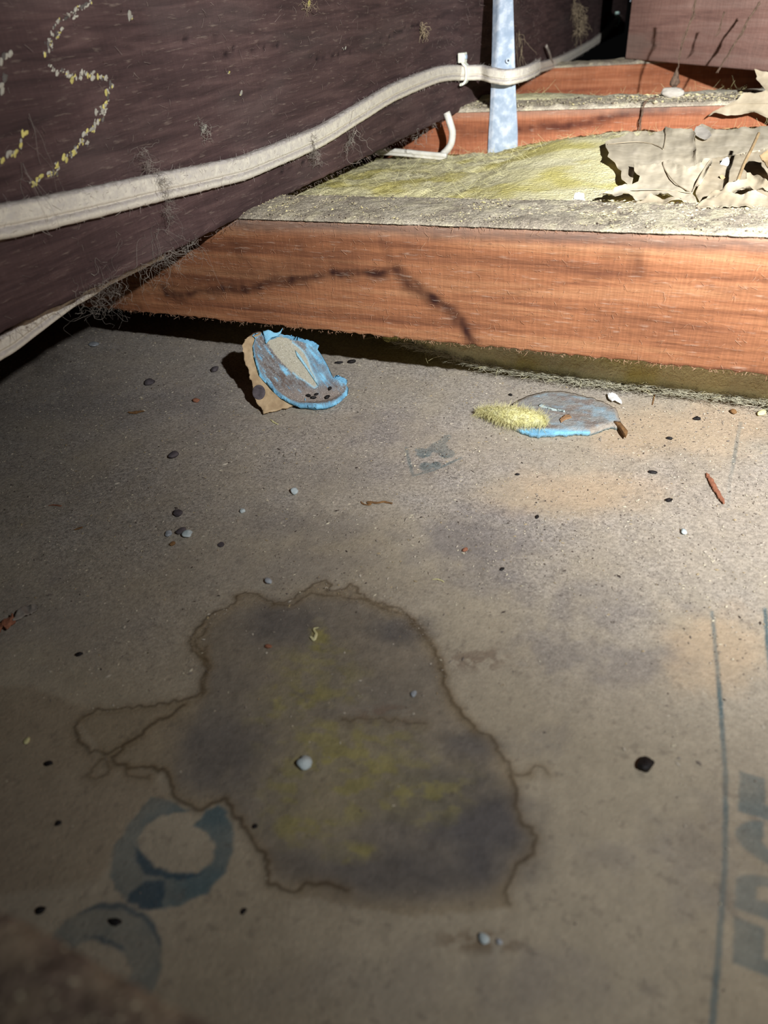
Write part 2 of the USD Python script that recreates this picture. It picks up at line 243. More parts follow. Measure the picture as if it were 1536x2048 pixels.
def floor_colour(P):
    z0 = np.zeros(len(P)); P3 = np.c_[P, z0]; X, Y = P[:, 0], P[:, 1]
    n1, n2, n3 = fbm(P3 * 14, 5, 1), fbm(P3 * 45, 4, 2), fbm(P3 * 5, 4, 3)
    tan, warm = lin((168, 156, 134)), lin((186, 162, 132))
    col = mixc(np.tile(tan, (len(P), 1)), lin((156, 143, 120)), sstep(.42, .66, n1) * .7)
    col = mixc(col, lin((156, 142, 130)), sstep(.45, .7, n3) * .5)
    # grey dust lies thicker towards the battens and the beam
    dust = sstep(.13, .30, Y + .10 * (n1 - .5) + .10 * (n3 - .5) + np.clip(-.10 - X, 0, .3) * .35)
    dust = np.clip(dust * (.55 + .9 * (n2 - .3)), 0, 1)
    for b in ((1420, 1290, 120, 60), (1130, 985, 170, 40), (950, 1240, 90, 60), (1300, 860, 240, 60), (700, 1090, 240, 60), (130, 1440, 190, 60)):
        dust *= 1 - .75 * blob(P, *b, seed=int(b[0]))
    col = mixc(col, lin((158, 151, 143)), dust * .78)
    for b in ((1440, 1290, 110, 70), (1150, 985, 150, 40), (1320, 850, 200, 45)):
        col = mixc(col, warm, blob(P, *b, seed=int(b[1])) * .6)
    for b, s in (((960, 1072, 105, 48), .8), ((780, 862, 70, 34), .55), ((1215, 1215, 110, 34), .55), ((1110, 1300, 60, 30), .5), ((1250, 1330, 90, 30), .5), ((600, 1045, 120, 26), .5), ((250, 800, 180, 40), .5), ((1010, 1170, 110, 30), .4), ((715, 940, 150, 26), .35), ((640, 1130, 160, 30), .35), ((1400, 1720, 90, 90), .35), ((1090, 1480, 40, 30), .3), ((90, 1230, 120, 60), .4), ((1080, 1960, 120, 60), .4), ((640, 1980, 200, 60), .25), ((1220, 1710, 80, 30), .3)):
        col = mixc(col, lin((116, 111, 111)), blob(P, *b, soft=.9, wob=1.1, seed=int(b[0] + b[1])) * s * .8)
    col = mixc(col, lin((126, 106, 80)), poly_w(P, [(-60,1370),(60,1372),(190,1418),(150,1455),(180,1505),(300,1540),(340,1590),(260,1640),(200,1760),(-80,1800)], .002) * .35)
    # the water stain
    outer, inner = poly_w(P, OUTER, .0010), poly_w(P, INNER, .0045)
    col = mixc(col, lin((134, 118, 92)), outer * .55)
    col = mixc(col, lin((116, 110, 102)), inner * (.52 + .5 * (n2 - .5)))
    for b, s in (((430, 1500, 90, 70), .5), ((960, 1650, 140, 80), .85), ((950, 1490, 50, 32), .6), ((800, 1262, 60, 28), .6), ((570, 1245, 70, 40), .5), ((800, 1740, 200, 50), .6), ((880, 1560, 90, 30), .5)):
        col = mixc(col, lin((86, 83, 83)), blob(P, *b, seed=int(b[0] * 2 + b[1])) * s)
    st = sstep(.44, .66, fbm(np.c_[X * 160 + Y * 60, Y * 260 - X * 50, z0], 4, 11))
    for b, s in (((600, 1390, 95, 22), .8), ((690, 1485, 130, 42), .75), ((720, 1565, 190, 60), .8), ((620, 1645, 80, 40), .75), ((700, 1702, 60, 18), .8), ((638, 1270, 16, 28), .9), ((640, 1330, 90, 40), .5), ((560, 1420, 60, 24), .5), ((850, 1600, 70, 40), .45)):
        w = blob(P, *b, seed=int(b[0] + 3 * b[1]))
        col = mixc(col, lin((148, 139, 84)), w * s * .9 * (.25 + .75 * st))
    ridge = z0.copy()
    for pts, s, wd in [(EDGE1, .62, .00048), (EDGE2, .7, .0005), (EDGE3, .75, .0006)] + [(e, .45, .00045) for e in EDGE4]:
        q = curve(pts); d, i = cKDTree(q).query(P, distance_upper_bound=.006); ok = np.isfinite(d)
        k = np.zeros(len(P)); k[ok] = noise(np.c_[q[i[ok]] * 130, np.zeros(ok.sum())], 5)
        wdt = wd * (.6 + 1.1 * k)
        core = np.where(ok, np.exp(-(np.where(ok, d, 1) / np.maximum(wdt, 1e-5)) ** 2), 0)
        halo = np.where(ok, np.exp(-(np.where(ok, d, 1) / .0024) ** 2), 0)
        col = mixc(col, lin((112, 94, 66)), halo * .34); col = mixc(col, lin((74, 60, 42)), core * s)
        ridge = np.maximum(ridge, core)
    # print: two linked rings, a ruled line, lettering and a small emblem
    ink, deep = z0.copy(), z0.copy()
    ink = np.maximum(ink, poly_w(P, RING1)); ink = np.maximum(ink, np.clip(poly_w(P, RING2) - poly_w(P, RING2H), 0, 1) * .8)
    for g in (RING1B, JOIN): deep = np.maximum(deep, poly_w(P, g))
    for g in RING2R: deep = np.maximum(deep, poly_w(P, g) * .8)
    line = lambda pts, w: poly_w(P, np.array(sg.LineString(at_z(pts)[:, :2]).buffer(w).exterior.coords), .0004, True)
    ink = np.maximum(ink, line([(1425,1222),(1433,1310),(1441,1400),(1452,1560),(1451,1720),(1441,1870),(1424,2060)], .00085))
    ink = np.maximum(ink, line([(1531,1215),(1537,1300),(1546,1400)], .0008))
    for g in letter_polys():
        for h in getattr(g, 'geoms', [g]):
            w = poly_w(P, np.array(h.exterior.coords), .0007, True)
            for hole in h.interiors: w = np.clip(w - poly_w(P, np.array(hole.coords), .0007, True), 0, 1)
            ink = np.maximum(ink, w * .85)
    small = np.maximum(line([(812,893),(818,920),(826,950),(870,938),(922,914)], .0010), line([(838,898),(856,902),(868,892),(886,880),(894,872)], .0028))
    for b in ((848, 905, 15, 9), (878, 893, 19, 12), (893, 905, 16, 10), (851, 932, 14, 9), (872, 928, 10, 7)):
        small = np.maximum(small, blob(P, *b, soft=.15, wob=.15, seed=int(b[0])))
    ink = np.maximum(ink, small * .8)
    ink = np.maximum(ink, .6 * line([(1482,843),(1476,872),(1467,925)], .0011)); ink = np.maximum(ink, .35 * line([(1467,925),(1460,960),(1456,1010)], .001))
    worn = np.clip(.55 + 1.1 * (n2 - .35), .35, 1)
    col = mixc(col, lin((84, 102, 104)), ink * .95 * np.clip(worn, .6, 1)); col = mixc(col, lin((52, 74, 86)), deep * .8)
    mot = fbm(P3 * 170, 4, 61) - .5; fine = fbm(P3 * 520, 3, 62) - .5
    col = col * (1 + (.34 * mot + .30 * fine) * (.6 + .5 * inner))[:, None]
    spots = sstep(.70, .78, fbm(P3 * 330, 3, 63)); col = mixc(col, lin((92, 82, 74)), spots * .25)
    col = mixc(col, lin((120, 98, 82)), blob(P, 780, 1425, 60, 16, seed=7) * .5 * sstep(.45, .6, fbm(P3 * 240, 3, 64)))
    col = mixc(col, lin((104, 82, 58)), blob(P, 950, 1880, 90, 22, seed=8) * .6 * sstep(.42, .6, fbm(P3 * 260, 3, 65)))
    col = mixc(col, lin((112, 92, 76)), blob(P, 960, 1320, 60, 22, seed=9) * .55 * sstep(.42, .6, fbm(P3 * 300, 3, 66)))
    grit = np.clip(.12 + .9 * dust + .2 * (n1 - .5), 0, 1) * (1 - .7 * inner)
    return col, np.c_[grit, ridge, z0]
def grid_lines(segs): return np.unique(np.round(np.concatenate([np.arange(a, b, s) for a, b, s in segs]), 6))
gx = grid_lines([(-.95, -.62, .03), (-.62, -.2, .0013), (-.2, .075, .0006), (.075, .13, .003), (.13, .70, .03)])
gy = grid_lines([(-.30, -.02, .02), (-.02, .28, .0006), (.28, .52, .0012), (.52, 1.95, .05)])
GX, GY = np.meshgrid(gx, gy, indexing='ij'); P = np.c_[GX.ravel(), GY.ravel()]
col, ext = floor_colour(P)
zf = -.0006 + .0008 * (fbm(np.c_[P * 30, P[:, :1] * 0], 3, 31) - .5) + ext[:, 1] * .0003
def floor_z(x, y): return -.0006
top = np.c_[P, zf]
nb = len(top); F = grid_faces(len(gx), len(gy))
x0, x1, y0, y1 = gx[0], gx[-1], gy[0], gy[-1]
bot = np.array([[x0, y0, -.0106], [x1, y0, -.0106], [x1, y1, -.0106], [x0, y1, -.0106]])
idx = np.arange(nb).reshape(len(gx), len(gy))
def skirt(ring):
    lo = ring.copy(); return ring
V = np.vstack([top, bot]); FB = np.array([[nb, nb + 2, nb + 1], [nb, nb + 3, nb + 2]])
side = []
for ring, a, b in ((idx[:, 0], nb, nb + 1), (idx[-1, :], nb + 1, nb + 2), (idx[::-1, -1], nb + 2, nb + 3), (idx[0, ::-1], nb + 3, nb)):
    side += [[a, b, ring[-1]]] + [[a, ring[k + 1], ring[k]] for k in range(len(ring) - 1)]
col = np.vstack([col, np.tile(lin((190, 185, 175)), (4, 1))]); ext = np.vstack([ext, np.zeros((4, 3))])
obj('floor', (V, np.vstack([F, FB, np.array(side)])), M['board'], albedo=col, extra=ext, smooth=True, kind='structure',
    label='brown paper back of the sagging plasterboard ceiling sheet, water-stained and dusty')
# ------------------------------------------------------------------ timber
def tube_mesh(pts, prof, up=(0, 0, 1), caps=True):
    """Sweeps a closed profile (n,2: sideways, up) along a polyline."""
    p = np.asarray(pts, float); t = np.gradient(p, axis=0); t /= np.linalg.norm(t, axis=1, keepdims=True)
    s = np.cross(t, up); s /= np.linalg.norm(s, axis=1, keepdims=True); w = np.cross(s, t)
    prof = np.asarray(prof, float); n = len(prof)
    V = (p[:, None] + s[:, None] * prof[None, :, :1] + w[:, None] * prof[None, :, 1:2]).reshape(-1, 3)
    i, j = np.meshgrid(np.arange(len(p) - 1), np.arange(n), indexing='ij'); a = i * n + j; b = i * n + (j + 1) % n
    q = np.stack([a, b, b + n, a + n], -1).reshape(-1, 4); F = np.vstack([q[:, [0, 1, 2]], q[:, [0, 2, 3]]])
    if caps:
        k = len(V); V = np.vstack([V, p[0], p[-1]]); m = (len(p) - 1) * n
        F = np.vstack([F, [[k, (j + 1) % n, j] for j in range(n)], [[k + 1, m + j, m + (j + 1) % n] for j in range(n)]])
    return V, F
def resample(pts, step):
    p = np.asarray(pts, float); s = np.r_[0, np.cumsum(np.linalg.norm(np.diff(p, axis=0), axis=1))]
    from scipy.interpolate import PchipInterpolator
    n = max(int(s[-1] / step), 2); t = np.linspace(0, s[-1], n + 1)
    return np.stack([PchipInterpolator(s, p[:, k])(t) for k in range(3)], 1)
def beam_profile(w, h, r=.0015, nx=10, nz=30):
    """Rounded rectangle, with points along the sides: side 0..w, up 0..h."""
    a = np.linspace(r, w - r, nx); b = np.linspace(r, h - r, nz); q = .29 * r
    return np.vstack([np.c_[a, 0 * a], [[w - q, q]], np.c_[0 * b + w, b], [[w - q, h - q]], np.c_[a[::-1], 0 * a + h], [[q, h - q]], np.c_[0 * b, b[::-1]], [[q, q]]])
def timber(name, parent, mat, x0, x1, y, z, w, h, step=.002, stain=None, dust=None, rough=.0005, label=None, nz=40, seed=0):
    """A batten along x: front face at y."""
    xs = np.arange(x0, x1 + step, step); prof = beam_profile(w, h, .0016, 12, nz)
    V, F = tube_mesh(np.c_[xs, 0 * xs + y, 0 * xs + z], np.c_[-prof[:, 0], prof[:, 1]])
    F = F[:, ::-1]
    n = fbm(np.c_[V[:, 0] * 40, V[:, 1] * 300, V[:, 2] * 300], 3, seed) - .5
    c = np.array([y + w / 2, z + h / 2]); d = V[:, 1:] - c
    V[:, 1] += np.sign(d[:, 0]) * (np.abs(d[:, 0]) > w * .46) * n * 2 * rough
    edge = (np.abs(d[:, 1]) > h * .48)
    V[:, 2] += np.sign(d[:, 1]) * edge * (noise(np.c_[V[:, 0] * 260, V[:, 1] * 50, V[:, 2] * 0], seed + 4) - .5) * .0016
    ex = np.zeros((len(V), 3))
    if stain is not None: ex[:, 0] = stain(V)
    if dust is not None: ex[:, 1] = dust(V)
    return obj(name, (V, F), mat, parent, smooth=40, label=label) if False else obj(name, (V, F), mat, parent, smooth=True, extra=ex, label=label)
def face_lines(y, lines):
    """Dark veins on a batten's face: distance to measured polylines, widths in metres."""
    sets = []
    for pts, wd, s in lines:
        p = resample(at_y(pts, y), .001); sets.append((cKDTree(p[:, [0, 2]]), wd, s))
    def f(V):
        w = np.zeros(len(V)); q = V[:, [0, 2]] + .006 * (np.c_[fbm(np.c_[V[:, 0] * 90, V[:, 2] * 160, V[:, 1] * 0], 3, 6), fbm(np.c_[V[:, 0] * 90, V[:, 2] * 160, V[:, 1] * 0], 3, 8)] - .5)
        k = .55 + .8 * fbm(np.c_[V[:, 0] * 220, V[:, 2] * 90, V[:, 1] * 0], 3, 15)
        for tree, wd, s in sets:
            d, _ = tree.query(q); w = np.maximum(w, s * np.exp(-(d / wd) ** 2) * k)
        return np.clip(w * (V[:, 1] < y + .004), 0, 1)
    return f
def top_dust(parent, x0, x1, y0, y1, z, seed, thick=.0018, tone=None, step=.0022, hump=None):
    """The bed of dust lying along a batten."""
    xs, ys = np.arange(x0, x1, step), np.linspace(y0 - .0008, y1 + .0008, 26)
    X, Yg = np.meshgrid(xs, ys, indexing='ij'); v = np.c_[X.ravel(), Yg.ravel(), 0 * X.ravel()]
    e = np.minimum(v[:, 1] - ys[0], ys[-1] - v[:, 1]) / (y1 - y0)
    hgt = thick * (.35 + 1.3 * fbm(v * 90, 4, seed)) * sstep(-.02, .10, e) + .0009 * fbm(v * 500, 2, seed + 1)
    if hump is not None: hgt += hump(v)
    v[:, 2] = z + hgt
    v[:, 1] += .0015 * (noise(v * 300, seed + 2) - .5) * (e < .06)
    n = len(v); lo = v.copy(); lo[:, 2] = z - .0004
    F = grid_faces(len(xs), len(ys)); ix = np.arange(n).reshape(len(xs), len(ys))
    ring = np.r_[ix[:, 0], ix[-1, 1:], ix[-2::-1, -1], ix[0, -2:0:-1]]; r2 = np.r_[ring[1:], ring[:1]]
    S = np.vstack([np.c_[ring, ring + n, r2 + n], np.c_[ring, r2 + n, r2]])
    V = np.vstack([v, lo]); F = np.vstack([F, F[:, ::-1] + n, S])
    m = fbm(np.c_[V[:, :2] * 40, V[:, :1] * 0], 4, seed + 5)
    c = mixc(np.tile(lin((172, 162, 142)), (len(V), 1)), lin((144, 133, 117)), sstep(.40, .66, m))
    c = mixc(c, lin((196, 186, 154)), sstep(.5, .7, fbm(np.c_[V[:, :2] * 120, V[:, :1] * 0], 3, seed + 7)) * .6)
    if tone is not None: c = c * tone
    ex = np.c_[np.full(len(V), .85), np.zeros(len(V)), np.zeros(len(V))]
    obj('dust_layer', (V, F), M['dust'], parent, smooth=True, albedo=c, extra=ex, label='grey gritty dust lying along the top')
def frayed_edge(parent, x0, x1, y, z, n, seed, length=.003, mat=None):
    g = np.random.default_rng(seed); L_ = []
    for x in g.uniform(x0, x1, n):
        l = length * g.uniform(.3, 1.3); a = g.normal(0, .9); p = np.array([x, y - .0002, z + g.uniform(-.0004, .0012)])
        d = np.array([math.sin(a) * .8, -g.uniform(.1, .6), -abs(math.cos(a)) * g.uniform(.2, 1)]); k = g.normal(0, .4, 3)
        t = np.linspace(0, 1, 4)[:, None]; L_.append(p + l * (d * t + k * t * t * .5))
    strands('frayed_fibres', L_, g.uniform(.00012, .0003, n), mat or M['fray'], parent, kind='stuff')
M['fray'] = mat_plain('frayed_fibre', (150, 100, 72), (200, 165, 135), 200, rough=.9)

b1 = thing('ceiling_batten', 'orange-brown sawn hardwood batten with a dark wavy vein, across the middle of the view', 'batten')
VEIN1 = [([(330, 585), (362, 592), (400, 582), (450, 578), (500, 575), (545, 562), (590, 560), (640, 552), (690, 546), (740, 545), (785, 545), (815, 556), (835, 572), (858, 592), (885, 610), (912, 632), (930, 660), (948, 690)], .0042, .85),
         ([(795, 548), (830, 580), (870, 605)], .0055, .9), ([(470, 490), (490, 520), (560, 560)], .0045, .3), ([(350, 575), (450, 560), (560, 545), (700, 532)], .010, .38), ([(600, 470), (620, 520), (680, 545)], .003, .25),
         ([(480, 450), (900, 468), (1536, 492)], .0026, .45), ([(1215, 515), (1240, 505), (1275, 512)], .0035, .3), ([(1270, 505), (1276, 545)], .0045, .45), ([(900, 690), (1536, 748)], .0015, .3),
         ([(800, 505), (1000, 520), (1300, 545), (1536, 565)], .0012, .25), ([(1000, 590), (1250, 560), (1536, 590)], .0012, .2), ([(760, 480), (780, 520)], .004, .3)]
timber('timber', b1, M['batten'], -.80, .60, Y1, ZB, WIDE, ZT - ZB, .0014, face_lines(Y1, VEIN1), lambda V: .35 * sstep(ZT - .012, ZT, V[:, 2]), nz=60, seed=1)
top_dust(b1, -.80, .60, Y1, Y1 + WIDE, ZT, 3)
frayed_edge(b1, -.45, .14, Y1, ZB, 420, 4, .0022)
frayed_edge(b1, -.30, .14, Y1, ZT - .001, 300, 5, .0018)
# fuzz standing off the sawn face
g = np.random.default_rng(17); LN = []
for k in range(1500):
    p = np.array([g.uniform(-.42, .13), Y1 - .0003, g.uniform(ZB + .001, ZT - .001)]); a = g.uniform(0, 6.28); l = g.uniform(.0008, .0032)
    t = np.linspace(0, 1, 3)[:, None]; LN.append(p + l * (np.array([math.cos(a), -.35, math.sin(a)]) * t + g.normal(0, .3, 3) * t * t))
strands('sawn_fuzz', LN, g.uniform(.00008, .0002, 1500), M['fray'], b1, kind='stuff')

Y2 = Y1 + SPACE
b2 = thing('ceiling_batten', 'red-orange hardwood batten behind the yellow glass wool, crossed by the galvanised strap', 'batten')
VEIN2 = [([(1036, 258), (1090, 254), (1150, 250), (1210, 238), (1260, 225), (1330, 219)], .006, .8), ([(1040, 222), (1200, 225), (1400, 222)], .004, .4), ([(900, 250), (940, 265), (975, 262)], .005, .5)]
timber('timber', b2, M['batten_far'], -.85, .80, Y2, ZB, WIDE, ZT - ZB, .003, face_lines(Y2, VEIN2), lambda V: .3 * sstep(ZT - .010, ZT, V[:, 2]), nz=34, seed=2)
top_dust(b2, -.85, .80, Y2, Y2 + WIDE, ZT, 13, step=.004, thick=.003, tone=1.35)
Y3 = Y2 + SPACE + .007
b3 = thing('ceiling_batten', 'furthest red hardwood batten, half in the shadow of the angled brown timber', 'batten')
timber('timber', b3, M['batten_far'], -1.0, 1.0, Y3, ZB, WIDE, ZT - ZB, .005, None, None, nz=20, seed=3)
top_dust(b3, -1.0, 1.0, Y3, Y3 + WIDE, ZT, 23, step=.005, thick=.003, tone=1.3)
b0 = thing('ceiling_batten', 'nearest batten, dusty and out of focus across the bottom left corner', 'batten')
timber('timber', b0, M['beam'], -.70, .60, .0165 - WIDE, ZB, WIDE, ZT - ZB - .001, .004, None, lambda V: .8 * sstep(ZT - .02, ZT - .001, V[:, 2]), nz=16, seed=4)
top_dust(b0, -.70, .60, .0165 - WIDE, .0165, ZT - .001, 33, step=.003, tone=np.array([.62, .53, .52]))

# the hanging beam that rests on the battens, at the left
def along_y(name, parent, mat, xf, w, y0, y1, z0, h, step, seed, label=None):
    ys = np.arange(y0, y1, step); prof = beam_profile(w, h, .002, 5, 110)
    V, F = tube_mesh(np.c_[0 * ys + xf - w, ys, 0 * ys + z0], prof)
    n = fbm(np.c_[V[:, 0] * 300, V[:, 1] * 30, V[:, 2] * 300], 4, seed) - .5
    V[:, 0] += (V[:, 0] > xf - .002) * n * .0014
    low = V[:, 2] < z0 + .003
    V[:, 2] += low * (noise(np.c_[V[:, 1] * 200, V[:, 0] * 30, 0 * V[:, 2]], seed + 1) - .5) * .0016
    ex = np.zeros((len(V), 3))
    ex[:, 1] = np.clip(.25 * sstep(.50, .75, fbm(np.c_[V[:, 0] * 0, V[:, 1] * 16, V[:, 2] * 40], 4, seed + 2)), 0, 1) * .5
    # long checks in the face
    for pts in ([(615, 119), (650, 112), (702, 100)], [(355, 77), (400, 74), (437, 71)], [(640, 300), (600, 330), (560, 345)], [(760, 80), (800, 62), (840, 50)], [(440, 105), (520, 92), (560, 90)]):
        q = resample(at_x(pts, xf), .001); d, _ = cKDTree(q[:, 1:]).query(V[:, 1:] + .003 * (noise(np.c_[V[:, 1] * 200, V[:, 2] * 200, 0 * V[:, 2]], 41)[:, None] - .5))
        k = np.exp(-(d / .0007) ** 2) * (V[:, 0] > xf - .004); V[:, 0] -= k * .0014; ex[:, 0] = np.maximum(ex[:, 0], k)
    return obj(name, (V, F), mat, parent, smooth=True, extra=ex, label=label)
beam = thing('hanging_beam', 'dark purple-brown hardwood hanging beam with chalk marks, running away at the left', 'beam')
along_y('timber', beam, M['beam'], XB, .045, -.10, 2.10, ZT - .0005, .27, .0029, 51)
frayed_edge(beam, XB - .001, XB, .6, ZT, 2, 1)
# fuzz and splinters on its face and lower edge
g = np.random.default_rng(61); LN = []
for k in range(1600):
    y = .12 + 1.1 * g.random() ** 1.6; low = k % 3 == 0
    p = np.array([XB + .0002, y, ZT - .0004 if low else g.uniform(ZT, ZT + .15)]); a = g.uniform(0, 6.28); l = g.uniform(.001, .004) * (.6 + y)
    t = np.linspace(0, 1, 4)[:, None]; d = np.array([.5, math.cos(a), math.sin(a) if not low else -abs(math.sin(a))]); LN.append(p + l * (d * t + g.normal(0, .4, 3) * t * t))
M['beam_fray'] = mat_plain('beam_fibre', (88, 74, 70), (150, 134, 122), 200, rough=.9)
strands('sawn_fuzz', LN, g.uniform(.0001, .00028, len(LN)), M['beam_fray'], beam, kind='stuff')
# chalk crumbs of the S shaped mark and of the mark cut by the frame
def crumbs(pts, seed, per=1):
    g = np.random.default_rng(seed); VV, FF, CC = [], [], []; n = 0
    for (px, py, s, yel) in pts:
        for k in range(per):
            c = at_x((px + g.normal(0, 2.2), py + g.normal(0, 2.2)), XB)[0]; m = trimesh.creation.icosphere(1); v = np.array(m.vertices)
            v *= 1 + .5 * (noise(v * 1.7 + g.uniform(0, 50), 3)[:, None] - .5)
            a = g.uniform(.2, 1.3); e = s * g.uniform(.7, 1.3) * (1 if k == 0 else .5); v = v * [.45 * e, 1.7 * e, .8 * e]
            y, z = v[:, 1].copy(), v[:, 2].copy(); v[:, 1], v[:, 2] = y * math.cos(a) - z * math.sin(a), y * math.sin(a) + z * math.cos(a)
            v += c + [.15 * e, 0, 0]; VV.append(v); FF.append(np.array(m.faces) + n); n += len(v)
            t = lin((214, 200, 118)) if g.random() < yel else lin((186, 180, 164)) if g.random() < .75 else lin((104, 98, 92))
            CC.append(np.tile(t * g.uniform(.75, 1.1), (len(v), 1)))
    return (np.vstack(VV), np.vstack(FF)), np.vstack(CC)
SPTS = [(182,4),(176,9),(168,12),(160,14),(150,20),(146,24),(150,33),(137,30),(130,36),(117,40),(108,53),(125,58),(118,66),(105,68),(112,73),(100,80),(96,88),(102,90),(98,100),(90,108),(98,130),(105,140),(112,145),(125,143),(131,146),(137,152),(145,150),(143,160),(152,153),(160,155),(163,148),(170,147),(176,152),(184,148),(185,154),(195,152),(203,154),(213,157),(222,172),(216,183),(215,198),(213,208),(212,212),(203,214),(194,224),(208,221),(207,230),(204,238),(195,242),(190,252),(182,258),(176,261),(170,266),(188,260),(160,284),(166,282),(173,287),(152,294),(148,303),(142,308),(150,306),(133,316),(128,318),(112,328),(116,336),(104,346),(98,348),(112,347),(82,352),(76,360),(70,366),(66,369)]
m, c = crumbs([(x, y, .0007 + .0002 * (y > 150), .06 + .5 * (y / 370) ** 1.5) for x, y in SPTS], 5, 6)
obj('chalk_mark', m, M['chalk'], beam, albedo=c, extra=np.zeros((len(c), 3)), label='S-shaped mark of pale yellow chalk crumbs', kind='stuff')
LPTS = [(18,104),(13,110),(6,112),(2,122),(8,155),(10,150),(4,168),(1,174),(2,180),(51,264),(47,268),(41,284),(39,290),(29,303),(26,308),(32,306),(18,306),(14,311),(3,320),(1,323)]
m, c = crumbs([(x, y, .0009, .1 + .55 * (y > 200)) for x, y in LPTS], 6, 2)
obj('chalk_mark', m, M['chalk'], beam, albedo=c, extra=np.zeros((len(c), 3)), label='yellow chalk mark cut by the left edge', kind='stuff')
DP = [(262,34,.0012),(690,96,.001),(480,188,.0012),(455,146,.001),(617,10,.0016),(409,255,.002)]
m, c = crumbs([(x, y, s, .3) for x, y, s in DP], 8, 3)
obj('dirt_specks', m, M['chalk'], beam, albedo=c * .7, extra=np.zeros((len(c), 3)), kind='stuff')

# the paler timber lying at an angle on the far batten
E0, E1 = at_z((1251, 118), ZT + .004)[0], at_z((1536, 144), ZT + .004)[0]
d = _u(E1 - E0); q0, q1 = E0, E0 + d * 1.3
hgt = .098
far = thing('rafter_offcut', 'pale brown sawn timber lying at an angle across the furthest batten, top right', 'timber')
s_ = np.linspace(0, 1, 260)[:, None]; pl = q0 * (1 - s_) + (E1 + d * .06) * s_
prof = beam_profile(.045, hgt, .002, 6, 40)
V, F = tube_mesh(pl, np.c_[-prof[:, 0], prof[:, 1]]); F = F[:, ::-1]
V[:, 2] += 0.0
ex = np.zeros((len(V), 3)); ex[:, 1] = .35 * sstep(.5, .7, fbm(V * [6, 6, 30], 4, 3)) + .6 * sstep(ZT + hgt - .004, ZT + hgt + .004, V[:, 2])
obj('timber', (V, F), M['rafter'], far, smooth=True, extra=ex)
print('far', E0, E1, d)
# ------------------------------------------------------------------ glass wool
def wool_slab(name, label, top_fn, x0, x1, y0, y1, bottom_fn, front_fn, nx, ny, tone_fn, seed, nfib, flen):
    """A batt: a closed cross-section (front face, top, back, bottom) swept along x with lumps, and loose fibres on it."""
    o = thing(name, label, 'insulation')
    xs = np.linspace(x0, x1, nx); s = np.linspace(0, 1, ny); rows = []
    for x in xs:
        zt = top_fn(x, y0 + (y1 - y0) * s); zbm = bottom_fn(x); yf, yt = front_fn(x)
        f = np.linspace(0, 1, 12)[1:-1]
        front = np.c_[yf + (yt - yf) * f ** .8, zbm + (zt[0] - zbm) * f]; front[:, 0] -= .004 * np.sin(f * math.pi)
        prof = np.vstack([[yf, zbm], front, np.c_[yt + (y1 - yt) * s, zt], [y1, zbm + .002]])
        rows.append(np.c_[np.full(len(prof), x), prof])
    n = len(rows[0]); V = np.vstack(rows)
    i, j = np.meshgrid(np.arange(nx - 1), np.arange(n), indexing='ij'); a = i * n + j; b = i * n + (j + 1) % n
    q = np.stack([a, b, b + n, a + n], -1).reshape(-1, 4); F = np.vstack([q[:, [0, 1, 2]], q[:, [0, 2, 3]]])[:, ::-1]
    k = len(V); V = np.vstack([V, rows[0].mean(0), rows[-1].mean(0)])
    F = np.vstack([F, [[k, j, (j + 1) % n] for j in range(n)], [[k + 1, k - n + (j + 1) % n, k - n + j] for j in range(n)]])
    lump = (fbm(V * 60, 4, seed) - .5) * .007 + (fbm(V * 260, 3, seed + 1) - .5) * .004
    V[:, 2] += lump * (V[:, 2] > bottom_fn(0) + .006); V[:, 1] += .5 * lump * (V[:, 1] < y0 + .012)
    if name == 'insulation_batt' and y0 < .5:                 # pressed level under the leaves
        w = sstep(-.20, -.13, V[:, 0]) * sstep(.80, .70, V[:, 1]) * sstep(.462, .475, V[:, 1]) * (V[:, 2] > .06); V[:, 2] = V[:, 2] * (1 - w) + (.1122 + .25 * lump) * w
    c, e = tone_fn(V)
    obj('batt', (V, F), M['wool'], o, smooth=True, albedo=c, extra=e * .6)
    g = np.random.default_rng(seed + 9); ids = g.integers(0, k, nfib); LN = []
    for v in V[ids]:
        if y0 < .5 and v[0] > -.15 and .475 < v[1] < .76 and v[2] > .09: continue
        a = g.uniform(0, 6.28); l = flen * g.uniform(.3, 1.4); t = np.linspace(0, 1, 5)[:, None]
        dd = np.array([math.cos(a), math.sin(a) - (.5 if v[1] < y0 + .01 else 0), g.uniform(-.1, .5)]); LN.append(v + g.normal(0, .001, 3) + l * (dd * t + g.normal(0, .5, 3) * t * t))
    strands('loose_fibres', LN, g.uniform(.00010, .00028, len(LN)), M['wool_fibre'], o, kind='stuff')
    return o
def topA(x, y):
    x = np.asarray(x, float); y = np.asarray(y, float)
    u = np.clip((y - .46) / (Y2 - .46), 0, 1)
    right = sstep(-.28, -.10, x)
    rise = .1065 + (.076 - .1065 + .026 * right) * u - .0035 * right
    return rise + np.sin(u * math.pi) * (.006 - .003 * right) - .05 * sstep(-.34, -.42, x)
def toneA(V):
    X, Yc, Z = V.T
    c = np.tile(lin((228, 218, 166)), (len(V), 1))
    c = mixc(c, lin((236, 227, 178)), sstep(.42, .62, fbm(V * [28, 28, 60], 4, 4)))
    dusty = sstep(-.06, .02, X + .06 * (fbm(V * 30, 3, 6) - .5)) * (Yc > .46) + sstep(.70, .80, Yc) * .5 + .5 * sstep(.45, .6, fbm(V * 25, 4, 8))
    c = mixc(c, lin((206, 197, 174)), np.clip(dusty, 0, 1) * .62)
    c = mixc(c, lin((204, 190, 98)), sstep(.48, .66, fbm(V * [34, 34, 34], 4, 51)) * .75 * (X < .0))
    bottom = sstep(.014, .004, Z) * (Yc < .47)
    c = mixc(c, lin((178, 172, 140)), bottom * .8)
    return c, np.c_[np.full(len(V), .55), 0 * X, 0 * X]
